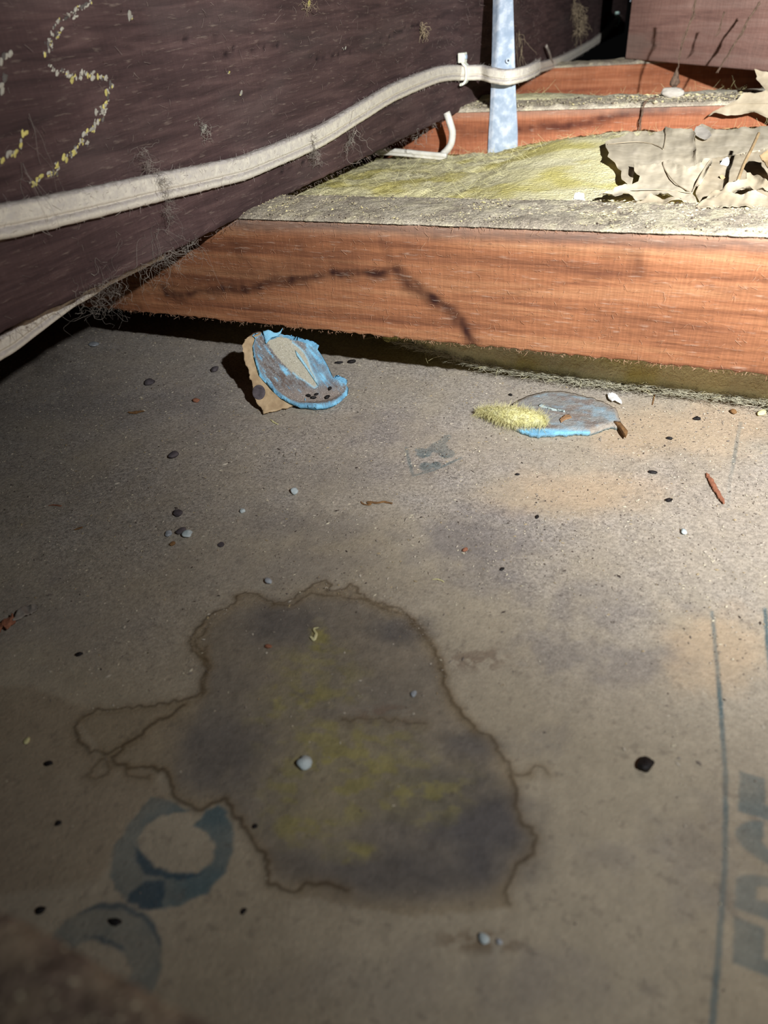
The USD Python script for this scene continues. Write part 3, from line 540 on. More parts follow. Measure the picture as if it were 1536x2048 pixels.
FR = np.array([at_y(p, .4440)[0] for p in ((760, 676), (840, 694), (893, 711), (953, 729), (1048, 745), (1183, 766), (1313, 779), (1418, 792), (1536, 806))])
def botA(x): return float(np.clip(np.interp(x, FR[:, 0], FR[:, 2], left=.044, right=.0) , .0004, .05))
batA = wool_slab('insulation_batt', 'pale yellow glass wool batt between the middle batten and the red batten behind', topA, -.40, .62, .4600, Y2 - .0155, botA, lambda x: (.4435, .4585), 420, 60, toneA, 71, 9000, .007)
def topB(x, y):
    u = (np.asarray(y) - Y2 - WIDE) / (Y3 - Y2 - WIDE)
    return .1165 + .0015 * np.sin(np.asarray(x) * 22 + 1.0) + .003 * sstep(-.10, -.25, x) + .004 * sstep(0, .10, u) - .056 * np.clip(u - .08, 0, 1)
def toneB(V):
    c = mixc(np.tile(lin((222, 214, 164)), (len(V), 1)), lin((206, 198, 176)), sstep(-.30, -.05, V[:, 0] + .15 * (fbm(V * 20, 3, 3) - .5)))
    return c, np.c_[np.full(len(V), .5), 0 * V[:, 0], 0 * V[:, 0]]
batB = wool_slab('insulation_batt', 'dusty glass wool batt showing as a thin strip between the two furthest battens', topB, -.75, .9, Y2 + WIDE + .003, Y3 - .002, lambda x: .0006, lambda x: (Y2 + WIDE + .002, Y2 + WIDE + .003), 160, 30, toneB, 81, 2500, .010)
# dark loose fringe along the lower front edge of the near batt
g = np.random.default_rng(91); LN = []
for k in range(2600):
    x = g.uniform(-.20, .14); z = botA(x); p = np.array([x, .4425 + g.normal(0, .0015), max(z + g.normal(.001, .0016), .0008)]); a = g.uniform(0, 6.28); l = g.uniform(.002, .009)
    t = np.linspace(0, 1, 5)[:, None]; LN.append(p + l * (np.array([math.cos(a), -.35 * abs(math.sin(a)), .25 * math.sin(a)]) * t + g.normal(0, .4, 3) * [1, .5, .3] * t * t))
strands('dusty_fringe', LN, g.uniform(.0001, .0003, len(LN)), M['fringe'], batA, kind='stuff', label='grey dusty fringe of fibres along the lower edge')

# ------------------------------------------------------------------ cables, clips and strap
def lobed(w, h, n=64):
    """Flat twin cable: three touching cores under one sheath, h tall and w thick."""
    r = w / 2; up_ = sg.box(-r + .0018, -h * .12 + .0018, r - .0018, h / 2 - .0018).buffer(.0018, 8); lo_ = sg.Point(0, -h / 2 + h * .20).buffer(h * .20, 16)
    g_ = shapely.union_all([up_, lo_, sg.box(-r * .6, -h * .3, r * .6, 0)]); g_ = g_.buffer(.0002).buffer(-.0002)
    b = g_.exterior; return np.array([b.interpolate(k / n, normalized=True).coords[0] for k in range(n)])[::-1]
CC = [(-60, 452), (0, 444), (100, 424), (200, 402), (320, 374), (420, 352), (500, 331), (620, 282), (714, 228), (795, 181), (870, 151)]
far_ = [(1085, 133), (1122, 121), (1174, 93), (1205, 71), (1226, 47), (1240, 38)]
pc = np.vstack([at_x(CC, XB + .0036), at_x([(918, 146)], XB + .0050), at_y([(955, 148), (985, 151), (1015, 154), (1040, 152)], .829) + np.array([[0, .012, 0], [0, 0, 0], [0, -.004, 0], [0, .03, 0]]), at_x(far_, XB + .0045)])
pc = resample(pc, .0022)
pr = lobed(.0062, .0142)
V, F = tube_mesh(pc, pr)
V += ((fbm(V * 300, 3, 4) - .5) * .0009)[:, None] * [.4, .2, 1]
def mat_cable():
    N = {'g': ('geometry', {}), 's': ('separate_xyz', {}), 'n': ('noise_texture', {'scale': 240, 'detail': 5, 'roughness': .65}), 'n2': ('noise_texture', {'scale': 26, 'detail': 3}),
         'u': ('math', {'math_type': 'multiply_add', 'value2': .75, 'value3': .15}), 'a': ('math', {'math_type': 'add'}), 'a2': ('math', {'math_type': 'multiply_add', 'value2': 1.2, 'value3': -.62}), 'w': ('map_range', {'from_min': .0, 'from_max': .45, 'to_min': 0., 'to_max': .9, 'clamp': True}),
         'r': ('rgb_ramp', {'ramp': [(.3, tuple(lin((132, 122, 114)))), (.7, tuple(lin((196, 188, 180))))]}), 'm': ('mix_color', {'a': tuple(lin((222, 214, 196)))}), 'b': ('bump', {'distance': .0005, 'strength': 1.}),
         'p': ('principled_bsdf', {'roughness': .65, 'specular_ior_level': .25})}
    K = [('g.normal', 's.vector'), ('g.position', 'n.vector'), ('g.position', 'n2.vector'), ('s.z', 'u.value1'), ('n.fac', 'a2.value1'), ('u.value', 'a.value1'), ('a2.value', 'a.value2'), ('a.value', 'w.value'),
         ('n.fac', 'r.fac'), ('r.color', 'm.b'), ('w.result', 'm.fac'), ('m.result', 'p.base_color'), ('n.fac', 'b.height'), ('b.normal', 'p.normal')]
    return usdkit.material(stage, L('cable_dusty'), N, K, surface='p.BSDF')
M['cable_dusty'] = mat_cable()
cable = thing('electrical_cable', 'thick white flat electrical cable, furred with dust, clipped along the face of the dark beam', 'cable')
obj('sheath', (V, F), M['cable_dusty'], cable, smooth=True)
g = np.random.default_rng(33); LN = []
idc = g.integers(0, len(V) - 2, 5200)
for v in V[idc]:
    a = g.uniform(0, 6.28); l = g.uniform(.0008, .003); t = np.linspace(0, 1, 4)[:, None]
    LN.append(v + l * (np.array([.3, math.cos(a), math.sin(a)]) * t + g.normal(0, .4, 3) * t * t))
M['cable_fuzz'] = mat_plain('cable_fuzz', (140, 128, 116), (205, 196, 184), 120, rough=.95)
strands('dust_fuzz', LN, g.uniform(.00008, .0002, len(LN)), M['cable_fuzz'], cable, kind='stuff')

low = thing('electrical_cable', 'dusty white cable emerging under the dark beam at the left edge of the view', 'cable')
pl = np.vstack([at_x([(-120, 770), (-50, 725)], -.300), at_x([(0, 694), (60, 652), (110, 615), (150, 588)], -.303), at_x([(220, 548), (320, 500)], -.315)])
pl = resample(pl, .003); V, F = tube_mesh(pl, lobed(.0056, .0110))
obj('sheath', (V, F), M['cable_dusty'], low, smooth=True)
loop = thing('electrical_cable', 'clean thin white cable looping up from the glass wool beneath the dark beam', 'cable')
lp = at_y([(884, 309), (895, 299), (903, 284), (905, 266), (900, 246), (893, 225)], .80)
V, F = tube_mesh(resample(lp, .003), [(.0037 * math.cos(a), .0037 * math.sin(a)) for a in np.linspace(0, 2 * math.pi, 16, endpoint=False)], up=(.3, -1, .2))
obj('sheath', (V, F), M['cable'], loop, smooth=True)
low2 = thing('electrical_cable', 'flat white cable lying on the glass wool beside the thin looped cable', 'cable')
lp = at_y([(690, 310), (760, 303), (800, 305), (840, 309), (893, 314)], .755)
V, F = tube_mesh(resample(lp, .004), lobed(.0046, .0072)); obj('sheath', (V, F), M['cable'], low2, smooth=True)

def rbox(w, d, h, r=.0008):
    import manifold3d as m3
    s = [m3.Manifold.sphere(r, 10).translate([x, y, z]) for x in (-w / 2 + r, w / 2 - r) for y in (-d / 2 + r, d / 2 - r) for z in (-h / 2 + r, h / 2 - r)]
    return m3.Manifold.batch_hull(s)
def clip_at(px, label, mat, tail, hgt=.0142, up=.011):
    """A saddle clip: a nailed head above the cable and a strap hooked round it."""
    c = at_x([px], XB + .0005)[0]; k = np.argmin(np.linalg.norm(pc - c, axis=1)); c = pc[k].copy(); c[0] = max(XB, c[0] - .0036)
    o = thing('cable_clip', label, 'cable clip')
    pts = [(.0035, hgt / 2 + up), (.0042, hgt / 2 + up * .45), (.0052, hgt / 2 + .002), (.0085, hgt / 2 - .0015), (.0092, 0), (.0088, -hgt / 2 + .002), (.0062, -hgt / 2 - .0022), (.0030, -hgt / 2 - .0034), (.0018, -hgt / 2 - .0030)]
    p3 = resample(np.array([[c[0] + a, c[1], c[2] + b] for a, b in pts]), .0007)
    V, F = tube_mesh(p3, [(-.0045, -.0011), (.0045, -.0011), (.0045, .0011), (-.0045, .0011)], up=(1, 0, .01))
    obj('strap', (V, F), mat, o, smooth=30)
    hd = rbox(.0072, .0100, .0090); v, f = np.array(hd.to_mesh().vert_properties)[:, :3], np.array(hd.to_mesh().tri_verts)
    obj('head', (v + [c[0] + .0036, c[1], c[2] + hgt / 2 + up * .62], f), mat, o, smooth=30)
    nl = trimesh.creation.cylinder(.0022, .0014, sections=18); nl.apply_transform(trimesh.transformations.rotation_matrix(math.pi / 2, [0, 1, 0])); nl.apply_translation([c[0] + .0078, c[1], c[2] + hgt / 2 + up * .66])
    obj('nail_head', (np.array(nl.vertices), np.array(nl.faces)), M['galv'], o, smooth=30, label='grey nail head')
clip_at((920, 146), 'cream plastic cable clip with nail, just left of the galvanised strap', M['clip'], False)
clip_at((1229, 45), 'mint-tinted cable clip near the far end of the dark beam', M['clip_mint'], True, .013, .010)

st = thing('metal_strap', 'tall bent galvanised steel strap standing against the red batten', 'strap')
def sec(pxs, ys): return [at_y([p], y)[0] for p, y in zip(pxs, ys)]
A0 = sec([(976, 304), (984, 302), (1034, 292)], [.8440, .8415, .8385])
A1 = sec([(981, 200), (989, 200), (1031, 200)], [.8465, .8430, .8400])
A2 = sec([(984, 100), (994, 100), (1028, 100)], [.862, .855, .853])
A3 = sec([(986, 0), (998, 0), (1025, 0)], [.885, .875, .873])
A4 = sec([(989, -160), (1004, -160), (1021, -160)], [.93, .915, .913])
base = [a + np.array([0, 0, -.045]) for a in A0]
secs = np.array([base, A0, A1, A2, A3, A4]); from scipy.interpolate import PchipInterpolator
tt = np.r_[0, np.cumsum(np.linalg.norm(np.diff(secs[:, 1], axis=0), axis=1))]
S = PchipInterpolator(tt, secs)(np.linspace(0, tt[-1], 90)); S = np.concatenate([S[:, :1] * (1 - t) + S[:, 1:2] * t for t in np.linspace(0, 1, 4)[:-1]] + [S[:, 1:2] * (1 - t) + S[:, 2:] * t for t in np.linspace(0, 1, 8)], 1)
nv = S.shape[1]; V = np.concatenate([S.reshape(-1, 3), S.reshape(-1, 3) + [.0004, .0011, 0]]); n = len(V) // 2
F = grid_faces(90, nv); ix = np.arange(n).reshape(90, nv); ring = np.r_[ix[:, 0], ix[-1, 1:], ix[-2::-1, -1], ix[0, -2:0:-1]]; r2 = np.r_[ring[1:], ring[:1]]
obj('strip', (V, np.vstack([F[:, ::-1], F + n, np.c_[ring, r2, r2 + n], np.c_[ring, r2 + n, ring + n]])), M['galv'], st, smooth=30)
for p, y in (((1017, 121), .8470), ((1012, 262), .8385), ((1004, 20), .869)):
    c = at_y([p], y)[0]; r = trimesh.creation.annulus(.0011, .0026, .0008, sections=20) if p[1] != 20 else trimesh.creation.cylinder(.0018, .0008, sections=18)
    r.apply_transform(trimesh.transformations.rotation_matrix(math.pi / 2, [1, 0, 0])); r.apply_translation(c - [0, .0006, 0])
    if p[1] == 121:
        obj('hole_rim', (np.array(r.vertices), np.array(r.faces)), M['galv'], st, smooth=30)
        h = trimesh.creation.cylinder(.0012, .0006, sections=16); h.apply_transform(trimesh.transformations.rotation_matrix(math.pi / 2, [1, 0, 0])); h.apply_translation(c - [0, .0006, 0]); obj('nail_hole', (np.array(h.vertices), np.array(h.faces)), M['black'], st, label='dark nail hole')
st2 = thing('metal_strap', 'end of a galvanised strap at the top edge, behind the pale angled timber', 'strap')
c = at_y([(1278, 2)], 1.36)[0]; b = trimesh.creation.box([.026, .002, .24]); b.apply_translation(c + [0, 0, .12]); obj('strip', (np.array(b.vertices), np.array(b.faces)), M['galv'], st2)
nail = thing('bent_nail', 'grey bent nail sticking up behind the cable, right of the galvanised strap', 'nail')
npts = resample(np.vstack([at_x([(1103, 128), (1096, 115), (1090, 104), (1086, 92)], XB + .004)]) + np.array([[.002, 0, 0], [.004, 0, 0], [.006, 0, 0], [.005, 0, 0]]), .001)
V, F = tube_mesh(npts, [(.0024 * math.cos(a), .0016 * math.sin(a)) for a in np.linspace(0, 2 * math.pi, 10, endpoint=False)], up=(1, 0, 0)); obj('shank', (V, F), M['cobweb'], nail, smooth=True)

# ------------------------------------------------------------------ outlines laid on measured surfaces, with real thickness
def sheet(poly, solve, thick, normal_fn=None, res=4.0, curl=None, seed=0):
    """Triangulates a measured outline, lays it on the surface that solve() gives and thickens it along its normals."""
    g_ = sg.Polygon(poly).buffer(0); g_ = max(getattr(g_, 'geoms', [g_]), key=lambda a: a.area)
    b = g_.exterior; nb_ = int(b.length / res) + 8; bp = np.array([b.interpolate(k / nb_, normalized=True).coords[0] for k in range(nb_)])
    x0, y0, x1, y1 = g_.bounds; X, Yg = np.meshgrid(np.arange(x0, x1, res), np.arange(y0, y1, res)); q = np.c_[X.ravel(), Yg.ravel()] + np.random.default_rng(seed).uniform(-.2, .2, (X.size, 2)) * res
    ins = shapely.contains(g_.buffer(-res * .6), shapely.points(q)); q = np.vstack([bp, q[ins]])
    t = Delaunay(q).simplices; cen = q[t].mean(1); t = t[shapely.contains(g_, shapely.points(cen))]
    V = solve(q)
    if curl is not None:
        e = shapely.distance(b, shapely.points(q)); V = V + curl(q, V, e)
    n = np.zeros_like(V); fn = np.cross(V[t[:, 1]] - V[t[:, 0]], V[t[:, 2]] - V[t[:, 0]])
    flip = (fn @ (EYE - V.mean(0))) < 0; t = np.where(flip[:, None], t[:, ::-1], t)
    fn = np.cross(V[t[:, 1]] - V[t[:, 0]], V[t[:, 2]] - V[t[:, 0]])
    for k in range(3): np.add.at(n, t[:, k], fn)
    n /= np.linalg.norm(n, axis=1, keepdims=True) + 1e-12
    th = np.broadcast_to(thick(q, shapely.distance(b, shapely.points(q))) if callable(thick) else thick, (len(V),))[:, None]
    V2 = V - n * th; N_ = len(V)
    e = np.sort(np.vstack([t[:, [0, 1]], t[:, [1, 2]], t[:, [2, 0]]]), axis=1); u, cnt = np.unique(e, axis=0, return_counts=True); border = {tuple(a) for a in u[cnt == 1]}
    S_ = []
    for a, b2 in np.vstack([t[:, [0, 1]], t[:, [1, 2]], t[:, [2, 0]]]):
        if (min(a, b2), max(a, b2)) in border: S_ += [[b2, a, a + N_], [b2, a + N_, b2 + N_]]
    return (np.vstack([V, V2]), np.vstack([t, t[:, ::-1] + N_, np.array(S_)])), q
Z7 = lambda pts: np.array([(1150 + x / 3.979, 100 + y / 3.979) for x, y in pts])
def leaf(label, pts, o, n, mat, curl_amp=.004, seed=0, stem=None, lobes=None):
    t = thing('dry_leaf', label, 'leaf')
    n = _u(n); ctr = Z7(pts).mean(0)
    def curl(q, V, e):
        k = fbm(np.c_[q / 26.0, np.full(len(q), seed)], 3, seed) - .5
        up = curl_amp * .6 * np.exp(-e / 4.0) * (.5 + 1.6 * k) + .003 * k
        return np.outer(up, n)
    m, q = sheet(Z7(pts), lambda p: on_plane(p, o, n), .00035, res=2.6, curl=curl, seed=seed)
    obj('blade', m, mat, t, smooth=True)
    for s in (lobes or []):
        p = on_plane(Z7(s), o, n) + n * .0008; V, F = tube_mesh(resample(p, .003), [(.00045 * math.cos(a), .0003 * math.sin(a)) for a in np.linspace(0, 6.28, 7)[:-1]], up=n); obj('vein', (V, F), M['leaf_tan'], t, smooth=True)
    if stem:
        p = on_plane(Z7(stem), o, n) + n * .002; V, F = tube_mesh(resample(p, .004), [(.0010 * math.cos(a), .0010 * math.sin(a)) for a in np.linspace(0, 6.28, 9)[:-1]], up=n); obj('stem', (V, F), M['leaf_dark'], t, smooth=True, label='dark leaf stalk')
    return t
def P3(x, y, z): return np.array([x, y, z], float)
leaf('broad grey leaf lying flat under the others against the red batten, right edge', [(955,690),(950,650),(1000,605),(1060,620),(1110,655),(1170,642),(1300,635),(1450,612),(1536,602),(1640,620),(1640,900),(1480,860),(1300,960),(1250,1010),(1180,950),(1140,870),(1090,915),(1020,885),(970,930),(950,870),(960,800)], P3(0, .65, .1148), (0, 0, 1), M['leaf'], .002, 1)
leaf('torn flat leaf underneath the folded leaf, filling the right of the pile', [(1060,900),(1180,850),(1300,830),(1480,800),(1640,780),(1640,1230),(1400,1240),(1150,1250),(1000,1236),(960,1120),(1010,1040)], P3(0, .54, .1160), (0, -.02, 1), M['leaf_tan'], .003, 11)
leaf('large pointed dry leaf lying over the left end of the leaf pile', [(240,740),(330,705),(460,668),(475,690),(505,695),(525,668),(575,660),(590,690),(625,682),(665,650),(720,612),(745,632),(775,648),(850,650),(930,640),(955,690),(940,740),(960,800),(950,870),(965,930),(900,975),(780,930),(700,960),(560,1000),(470,985),(450,1080),(370,1040),(365,1000),(370,965),(320,905),(255,870),(270,830),(245,780)], P3(0, .60, .1162), (.01, -.01, 1), M['leaf'], .004, 2, lobes=[[(700, 800), (720, 700), (720, 625)], [(700, 800), (480, 740), (260, 760)]])
leaf('large jagged leaf at the front of the pile with its long point at the left', [(465,912),(520,935),(600,930),(660,915),(685,885),(755,890),(780,920),(840,950),(900,975),(965,930),(1000,930),(1020,885),(1085,880),(1090,915),(1070,960),(1010,1040),(960,1100),(930,1150),(990,1250),(850,1212),(720,1190),(600,1172),(470,1183),(300,1185),(180,1160),(280,1140),(380,1110),(450,1080),(500,1060),(515,1020),(470,985)], P3(0, .52, .1188), (0, -.02, 1), M['leaf'], .0045, 3, lobes=[[(930, 1150), (780, 1050), (700, 900)], [(930, 1150), (600, 1120), (200, 1162)], [(930, 1150), (1000, 1000), (1070, 890)]])
leaf('narrow curled leaf edge along the front of the pile, on the batten dust', [(450,1240),(520,1205),(600,1176),(720,1192),(850,1212),(760,1222),(640,1237),(520,1252)], P3(0, .472, .1232), (0, -.1, 1), M['leaf_tan'], .003, 4)
leaf('folded tan leaf with a rolled dark-edged lobe near the right edge', [(1040,1190),(1080,1130),(1200,1095),(1310,1060),(1365,1040),(1362,990),(1400,968),(1440,990),(1500,1080),(1540,1110),(1640,1180),(1640,1240),(1536,1160),(1440,1145),(1300,1150),(1180,1162)], P3(0, .50, .1225), (.03, -.12, 1), M['leaf_tan'], .006, 5, stem=[(1455, 690), (1400, 810), (1340, 930), (1290, 1065)])
leaf('flat leaf lying lowest at the front right, touching the batten dust', [(960,1250),(1040,1190),(1180,1160),(1330,1150),(1440,1145),(1536,1150),(1640,1200),(1640,1262),(1350,1262),(1130,1266),(1000,1266)], P3(0, .478, .1225), (0, -.06, 1), M['leaf_tan'], .002, 6)
leaf('brown cupped leaf cut by the right edge, above the folded leaf', [(1470,862),(1500,840),(1560,790),(1660,800),(1660,1080),(1540,975),(1500,925)], P3(0, .56, .126), (-.2, -.2, 1), M['leaf_dark'], .004, 7)
leaf('jagged leaf hanging over the red batten at the right edge, with a thin pointed tip', [(1060,530),(1090,508),(1130,490),(1200,440),(1290,400),(1340,352),(1400,335),(1480,345),(1515,342),(1480,285),(1440,222),(1450,210),(1425,150),(1480,170),(1536,190),(1680,240),(1680,600),(1536,540),(1420,507),(1280,512),(1150,512),(1075,520)], P3(.01, Y2 - .012, .118), (0, -.75, .8), M['leaf_tan'], .004, 8, lobes=[[(1600, 430), (1300, 430), (1070, 525)]])
leaf('small round grey leaf scrap on top of the leaf pile', [(950,640),(965,608),(1000,600),(1040,612),(1072,650),(1085,690),(1060,715),(1030,722),(990,705),(960,675)], P3(0, .70, .1185), (0, -.15, 1), M['dust_scrap'], .002, 9)
leaf('small curled scrap of leaf standing in the middle of the pile', [(1150,1005),(1170,990),(1200,1020),(1205,1050),(1160,1025)], P3(0, .55, .132), (0, -.8, .6), M['leaf_dark'], .001, 10)

# ------------------------------------------------------------------ blue adhesive daubs
P5 = lambda pts: np.array([(420 + x / 3.072, 620 + y / 3.072) for x, y in pts])
FOLD = at_z((516, 836))[0][:2]; FN = _u([-.045 * 0 - .62, .78])
def flap_h(xy, lift=0.0):
    s = (xy - FOLD) @ FN; return .0465 * np.clip(s / .0405, 0, 1.25) ** 1.35 + lift
def on_flap(q, lift=.0):
    z = np.full(len(q), .01)
    for _ in range(60):
        d = ray(q); p = d * ((z - H) / d[:, 2])[:, None] + EYE; z = z * .6 + .4 * flap_h(p[:, :2], lift)
    d = ray(q); return d * ((z - H) / d[:, 2])[:, None] + EYE
d1 = thing('adhesive_daub', 'torn daub of blue adhesive on brown paper, curled up under the middle batten', 'adhesive daub')
m, q = sheet(P5([(205,205),(235,170),(270,140),(300,136),(335,150),(420,150),(520,220),(640,300),(680,420),(560,560),(480,602),(420,612),(360,632),(330,645),(310,602),(285,565),(262,505),(255,450),(240,400),(226,345),(212,300),(200,262)]), lambda p: on_flap(p, .0006), .0012, res=3.0, seed=3, curl=lambda q, V, e: np.c_[(fbm(np.c_[q / 9, q[:, :1] * 0], 3, 2) - .5) * .003, (fbm(np.c_[q / 9, q[:, :1] * 0], 3, 5) - .5) * .002, (fbm(np.c_[q / 12, q[:, :1] * 0], 3, 7) - .5) * .002 + .0005])
obj('paper_flap', m, M['paper'], d1, smooth=True, label='torn brown paper backing')
def blue_tone(q, streak_dir, V, dust, seed, patch=None, rim=None):
    c = np.tile(lin((108, 160, 188)), (len(q), 1)); c = mixc(c, lin((128, 192, 222)), sstep(.4, .65, fbm(np.c_[q / 14, q[:, :1] * 0], 3, seed)))
    a, b = q @ np.array([math.cos(streak_dir), math.sin(streak_dir)]), q @ np.array([-math.sin(streak_dir), math.cos(streak_dir)])
    s = fbm(np.c_[a / 26, b / 4.5, 0 * a], 4, seed + 1)
    c = mixc(c, lin((118, 106, 96)), np.clip(dust * sstep(.26, .46, s + .12 * (dust - .5)), 0, 1) * .9)
    c = mixc(c, lin((92, 72, 60)), np.clip(dust * sstep(.58, .68, fbm(np.c_[a / 20, b / 3, 0 * a + 5], 3, seed + 2)), 0, 1) * .7)
    return c
DISC = P5([(262,260),(258,215),(275,175),(300,148),(330,150),(352,190),(420,165),(480,170),(560,190),(620,207),(660,235),(690,272),(720,330),(750,392),(770,420),(800,428),(835,450),(852,478),(845,512),(815,545),(780,568),(720,585),(650,594),(590,592),(540,588),(490,568),(440,540),(390,495),(340,440),(300,395),(285,350),(270,300)])
rim_poly = sg.Polygon(DISC); patch_poly = sg.Polygon(P5([(352,205),(395,175),(440,162),(490,190),(540,225),(580,262),(605,310),(625,370),(650,420),(662,462),(640,475),(600,448),(545,415),(490,370),(440,320),(395,270)]))
m, q = sheet(DISC, lambda p: on_flap(p, .0042), lambda q, e: .0034 * np.ones(len(q)), res=2.4, seed=5, curl=lambda q, V, e: np.c_[0 * e, 0 * e, .0012 * np.exp(-((e - 4) / 3.5) ** 2) - .0014 * np.exp(-e / 2.0) + .0022 * (fbm(np.c_[q @ [.06, -.045], q @ [.03, .04], 0 * e], 4, 3) - .5)])
e = np.array([rim_poly.exterior.distance(sg.Point(a)) for a in q]); lower = sstep(-10, 30, (q @ [-.45, .9]) - (np.array([600, 745]) @ [-.45, .9]))
dust = sstep(1.5, 6, e + 3 * (fbm(np.c_[q / 12, 0 * e], 3, 4) - .5)) * np.where(q[:, 0] > 612, .55 + .45 * sstep(755, 780, q[:, 1]), 1)
c = blue_tone(q, math.radians(52), None, dust, 9)
pw = np.array([patch_poly.contains(sg.Point(a)) for a in q]).astype(float); c = mixc(c, lin((172, 166, 146)), pw * .95)
ed = np.array([patch_poly.exterior.distance(sg.Point(a)) for a in q]); c = mixc(c, lin((150, 196, 214)), np.exp(-(ed / 1.6) ** 2) * (q[:, 0] > 585) * .8)
c = mixc(c, lin((134, 122, 112)), sstep(770, 790, q[:, 1]) * sstep(3, 8, e) * .9)
V, F = m; obj('adhesive', m, M['blue'], d1, smooth=True, albedo=np.vstack([c, np.tile(lin((112, 166, 196)), (len(c), 1))]), extra=np.c_[np.r_[dust * .7, 0 * dust], np.zeros((2 * len(c), 2))], label='blue dried adhesive with wood grain print and grey patch')
m, q = sheet(P5([(330,112),(345,118),(400,130),(440,118),(455,108),(440,135),(408,152),(385,172),(372,190),(350,200),(345,165)]), lambda p: on_flap(p, .0060), .0012, res=2.5, seed=6, curl=lambda q, V, e: np.c_[0 * e, -.002 + 0 * e, .001 * np.sin(q[:, 0] / 5)])
obj('peeled_lip', m, M['blue'], d1, smooth=True, albedo=np.tile(lin((132, 190, 216)), (len(m[0]), 1)), extra=np.zeros((len(m[0]), 3)), label='pale blue peeled lip')
m, q = sheet([(590,700),(598,708),(612,728),(624,748),(634,766),(637,772),(631,764),(620,748),(606,728),(594,712)], lambda p: on_flap(p, .0055), .0015, res=2.0, seed=8)
obj('cracked_ridge', m, M['blue'], d1, smooth=True, albedo=np.tile(lin((150, 192, 206)), (len(m[0]), 1)), extra=np.zeros((len(m[0]), 3)))
cc = P5([(300, 505)])[0]; m, q = sheet([(cc[0] + 13 * math.cos(a), cc[1] + 15 * math.sin(a)) for a in np.linspace(0, 6.28, 20)[:-1]], lambda p: on_flap(p, .0022), .0005, res=3, seed=9)
obj('grey_spot', m, M['stone_dark'], d1, smooth=True, label='round grey spot on the paper')

d2 = thing('adhesive_daub', 'flat worn daub of blue adhesive lying partly under the yellow fibre tuft', 'adhesive daub')
D2 = np.array([(1021,815),(1036,800),(1051,794),(1070,786),(1085,783),(1119,781),(1140,785),(1158,789),(1185,796),(1205,802),(1230,815),(1238,830),(1243,845),(1238,855),(1222,853),(1200,860),(1175,867),(1150,866),(1128,866),(1105,869),(1085,870),(1060,867),(1042,862),(1030,856),(1025,849),(1019,832)], float)
_b = sg.Polygon(D2).exterior; D2 = np.array([_b.interpolate(k / 140, normalized=True).coords[0] for k in range(140)]); D2 = D2 + 9 * (np.c_[fbm(np.c_[D2 / 13, D2[:, :1] * 0], 3, 71), .7 * fbm(np.c_[D2 / 13, D2[:, :1] * 0], 3, 72)] - [.5, .35]); pg = sg.Polygon(D2).buffer(0)
def d2_h(q): return None
e_of = lambda q: shapely.distance(pg.exterior, shapely.points(q))
m, q = sheet(D2, lambda p: at_z(p, .0022), .0026, res=2.4, seed=11, curl=lambda q, V, e: np.c_[0 * e, 0 * e, .0012 * sstep(0, 8, e) + .0012 * sstep(0, 8, e) * (fbm(np.c_[q[:, 0] / 30, q[:, 1] / 6, 0 * e], 4, 12) - .5)])
e = e_of(q); dust = np.clip((.35 + .65 * sstep(0, 4, e)) * (1 - .45 * sstep(.5, .62, fbm(np.c_[q[:, 0] / 30, q[:, 1] / 10, 0 * e], 3, 14))) + .5 * (e < 3) * (q[:, 1] < 850), 0, 1)
front = sstep(856, 862, q[:, 1] - .02 * (q[:, 0] - 1040)) * (q[:, 0] < 1180); dust *= 1 - .9 * front
c = blue_tone(q, math.radians(8), None, dust, 19); edge_ = sstep(9, 2, e + 5 * (fbm(np.c_[q / 8, 0 * e], 3, 77) - .5)) * (1 - front); c = mixc(c, lin((152, 152, 146)), np.clip(.62 - .6 * front, 0, 1)); c = mixc(c, lin((124, 104, 90)), .6 * (1 - front) * sstep(.52, .64, fbm(np.c_[q[:, 0] / 24, q[:, 1] / 4, 0 * e], 3, 44)))
c = mixc(c, lin((166, 154, 138)), edge_ * .9); obj('adhesive', m, M['blue'], d2, smooth=True, albedo=np.vstack([c, np.tile(lin((126, 150, 156)), (len(c), 1))]), extra=np.c_[np.r_[dust * .6, 0 * dust], np.zeros((2 * len(c), 2))])
for pts, col_ in (([(1077,810),(1082,806),(1090,811),(1105,815),(1130,820),(1130,823),(1104,819),(1088,815)], (176, 190, 186)), ([(1119,838),(1128,830),(1138,828),(1144,834),(1130,838),(1122,844)], (150, 116, 84))):
    m, q = sheet(pts, lambda p: at_z(p, .0042), .0012, res=2.0, seed=13); obj('cracked_ridge', m, M['blue'], d2, smooth=True, albedo=np.tile(lin(col_), (len(m[0]), 1)), extra=np.zeros((len(m[0]), 3)))
m, q = sheet([(1228,842),(1240,843),(1247,851),(1256,862),(1252,871),(1246,864),(1240,853)], lambda p: at_z(p, .004), .002, res=2.0, seed=15); obj('paper_shred', m, M['brown'], d2, smooth=True, label='brown curled shred of paper')

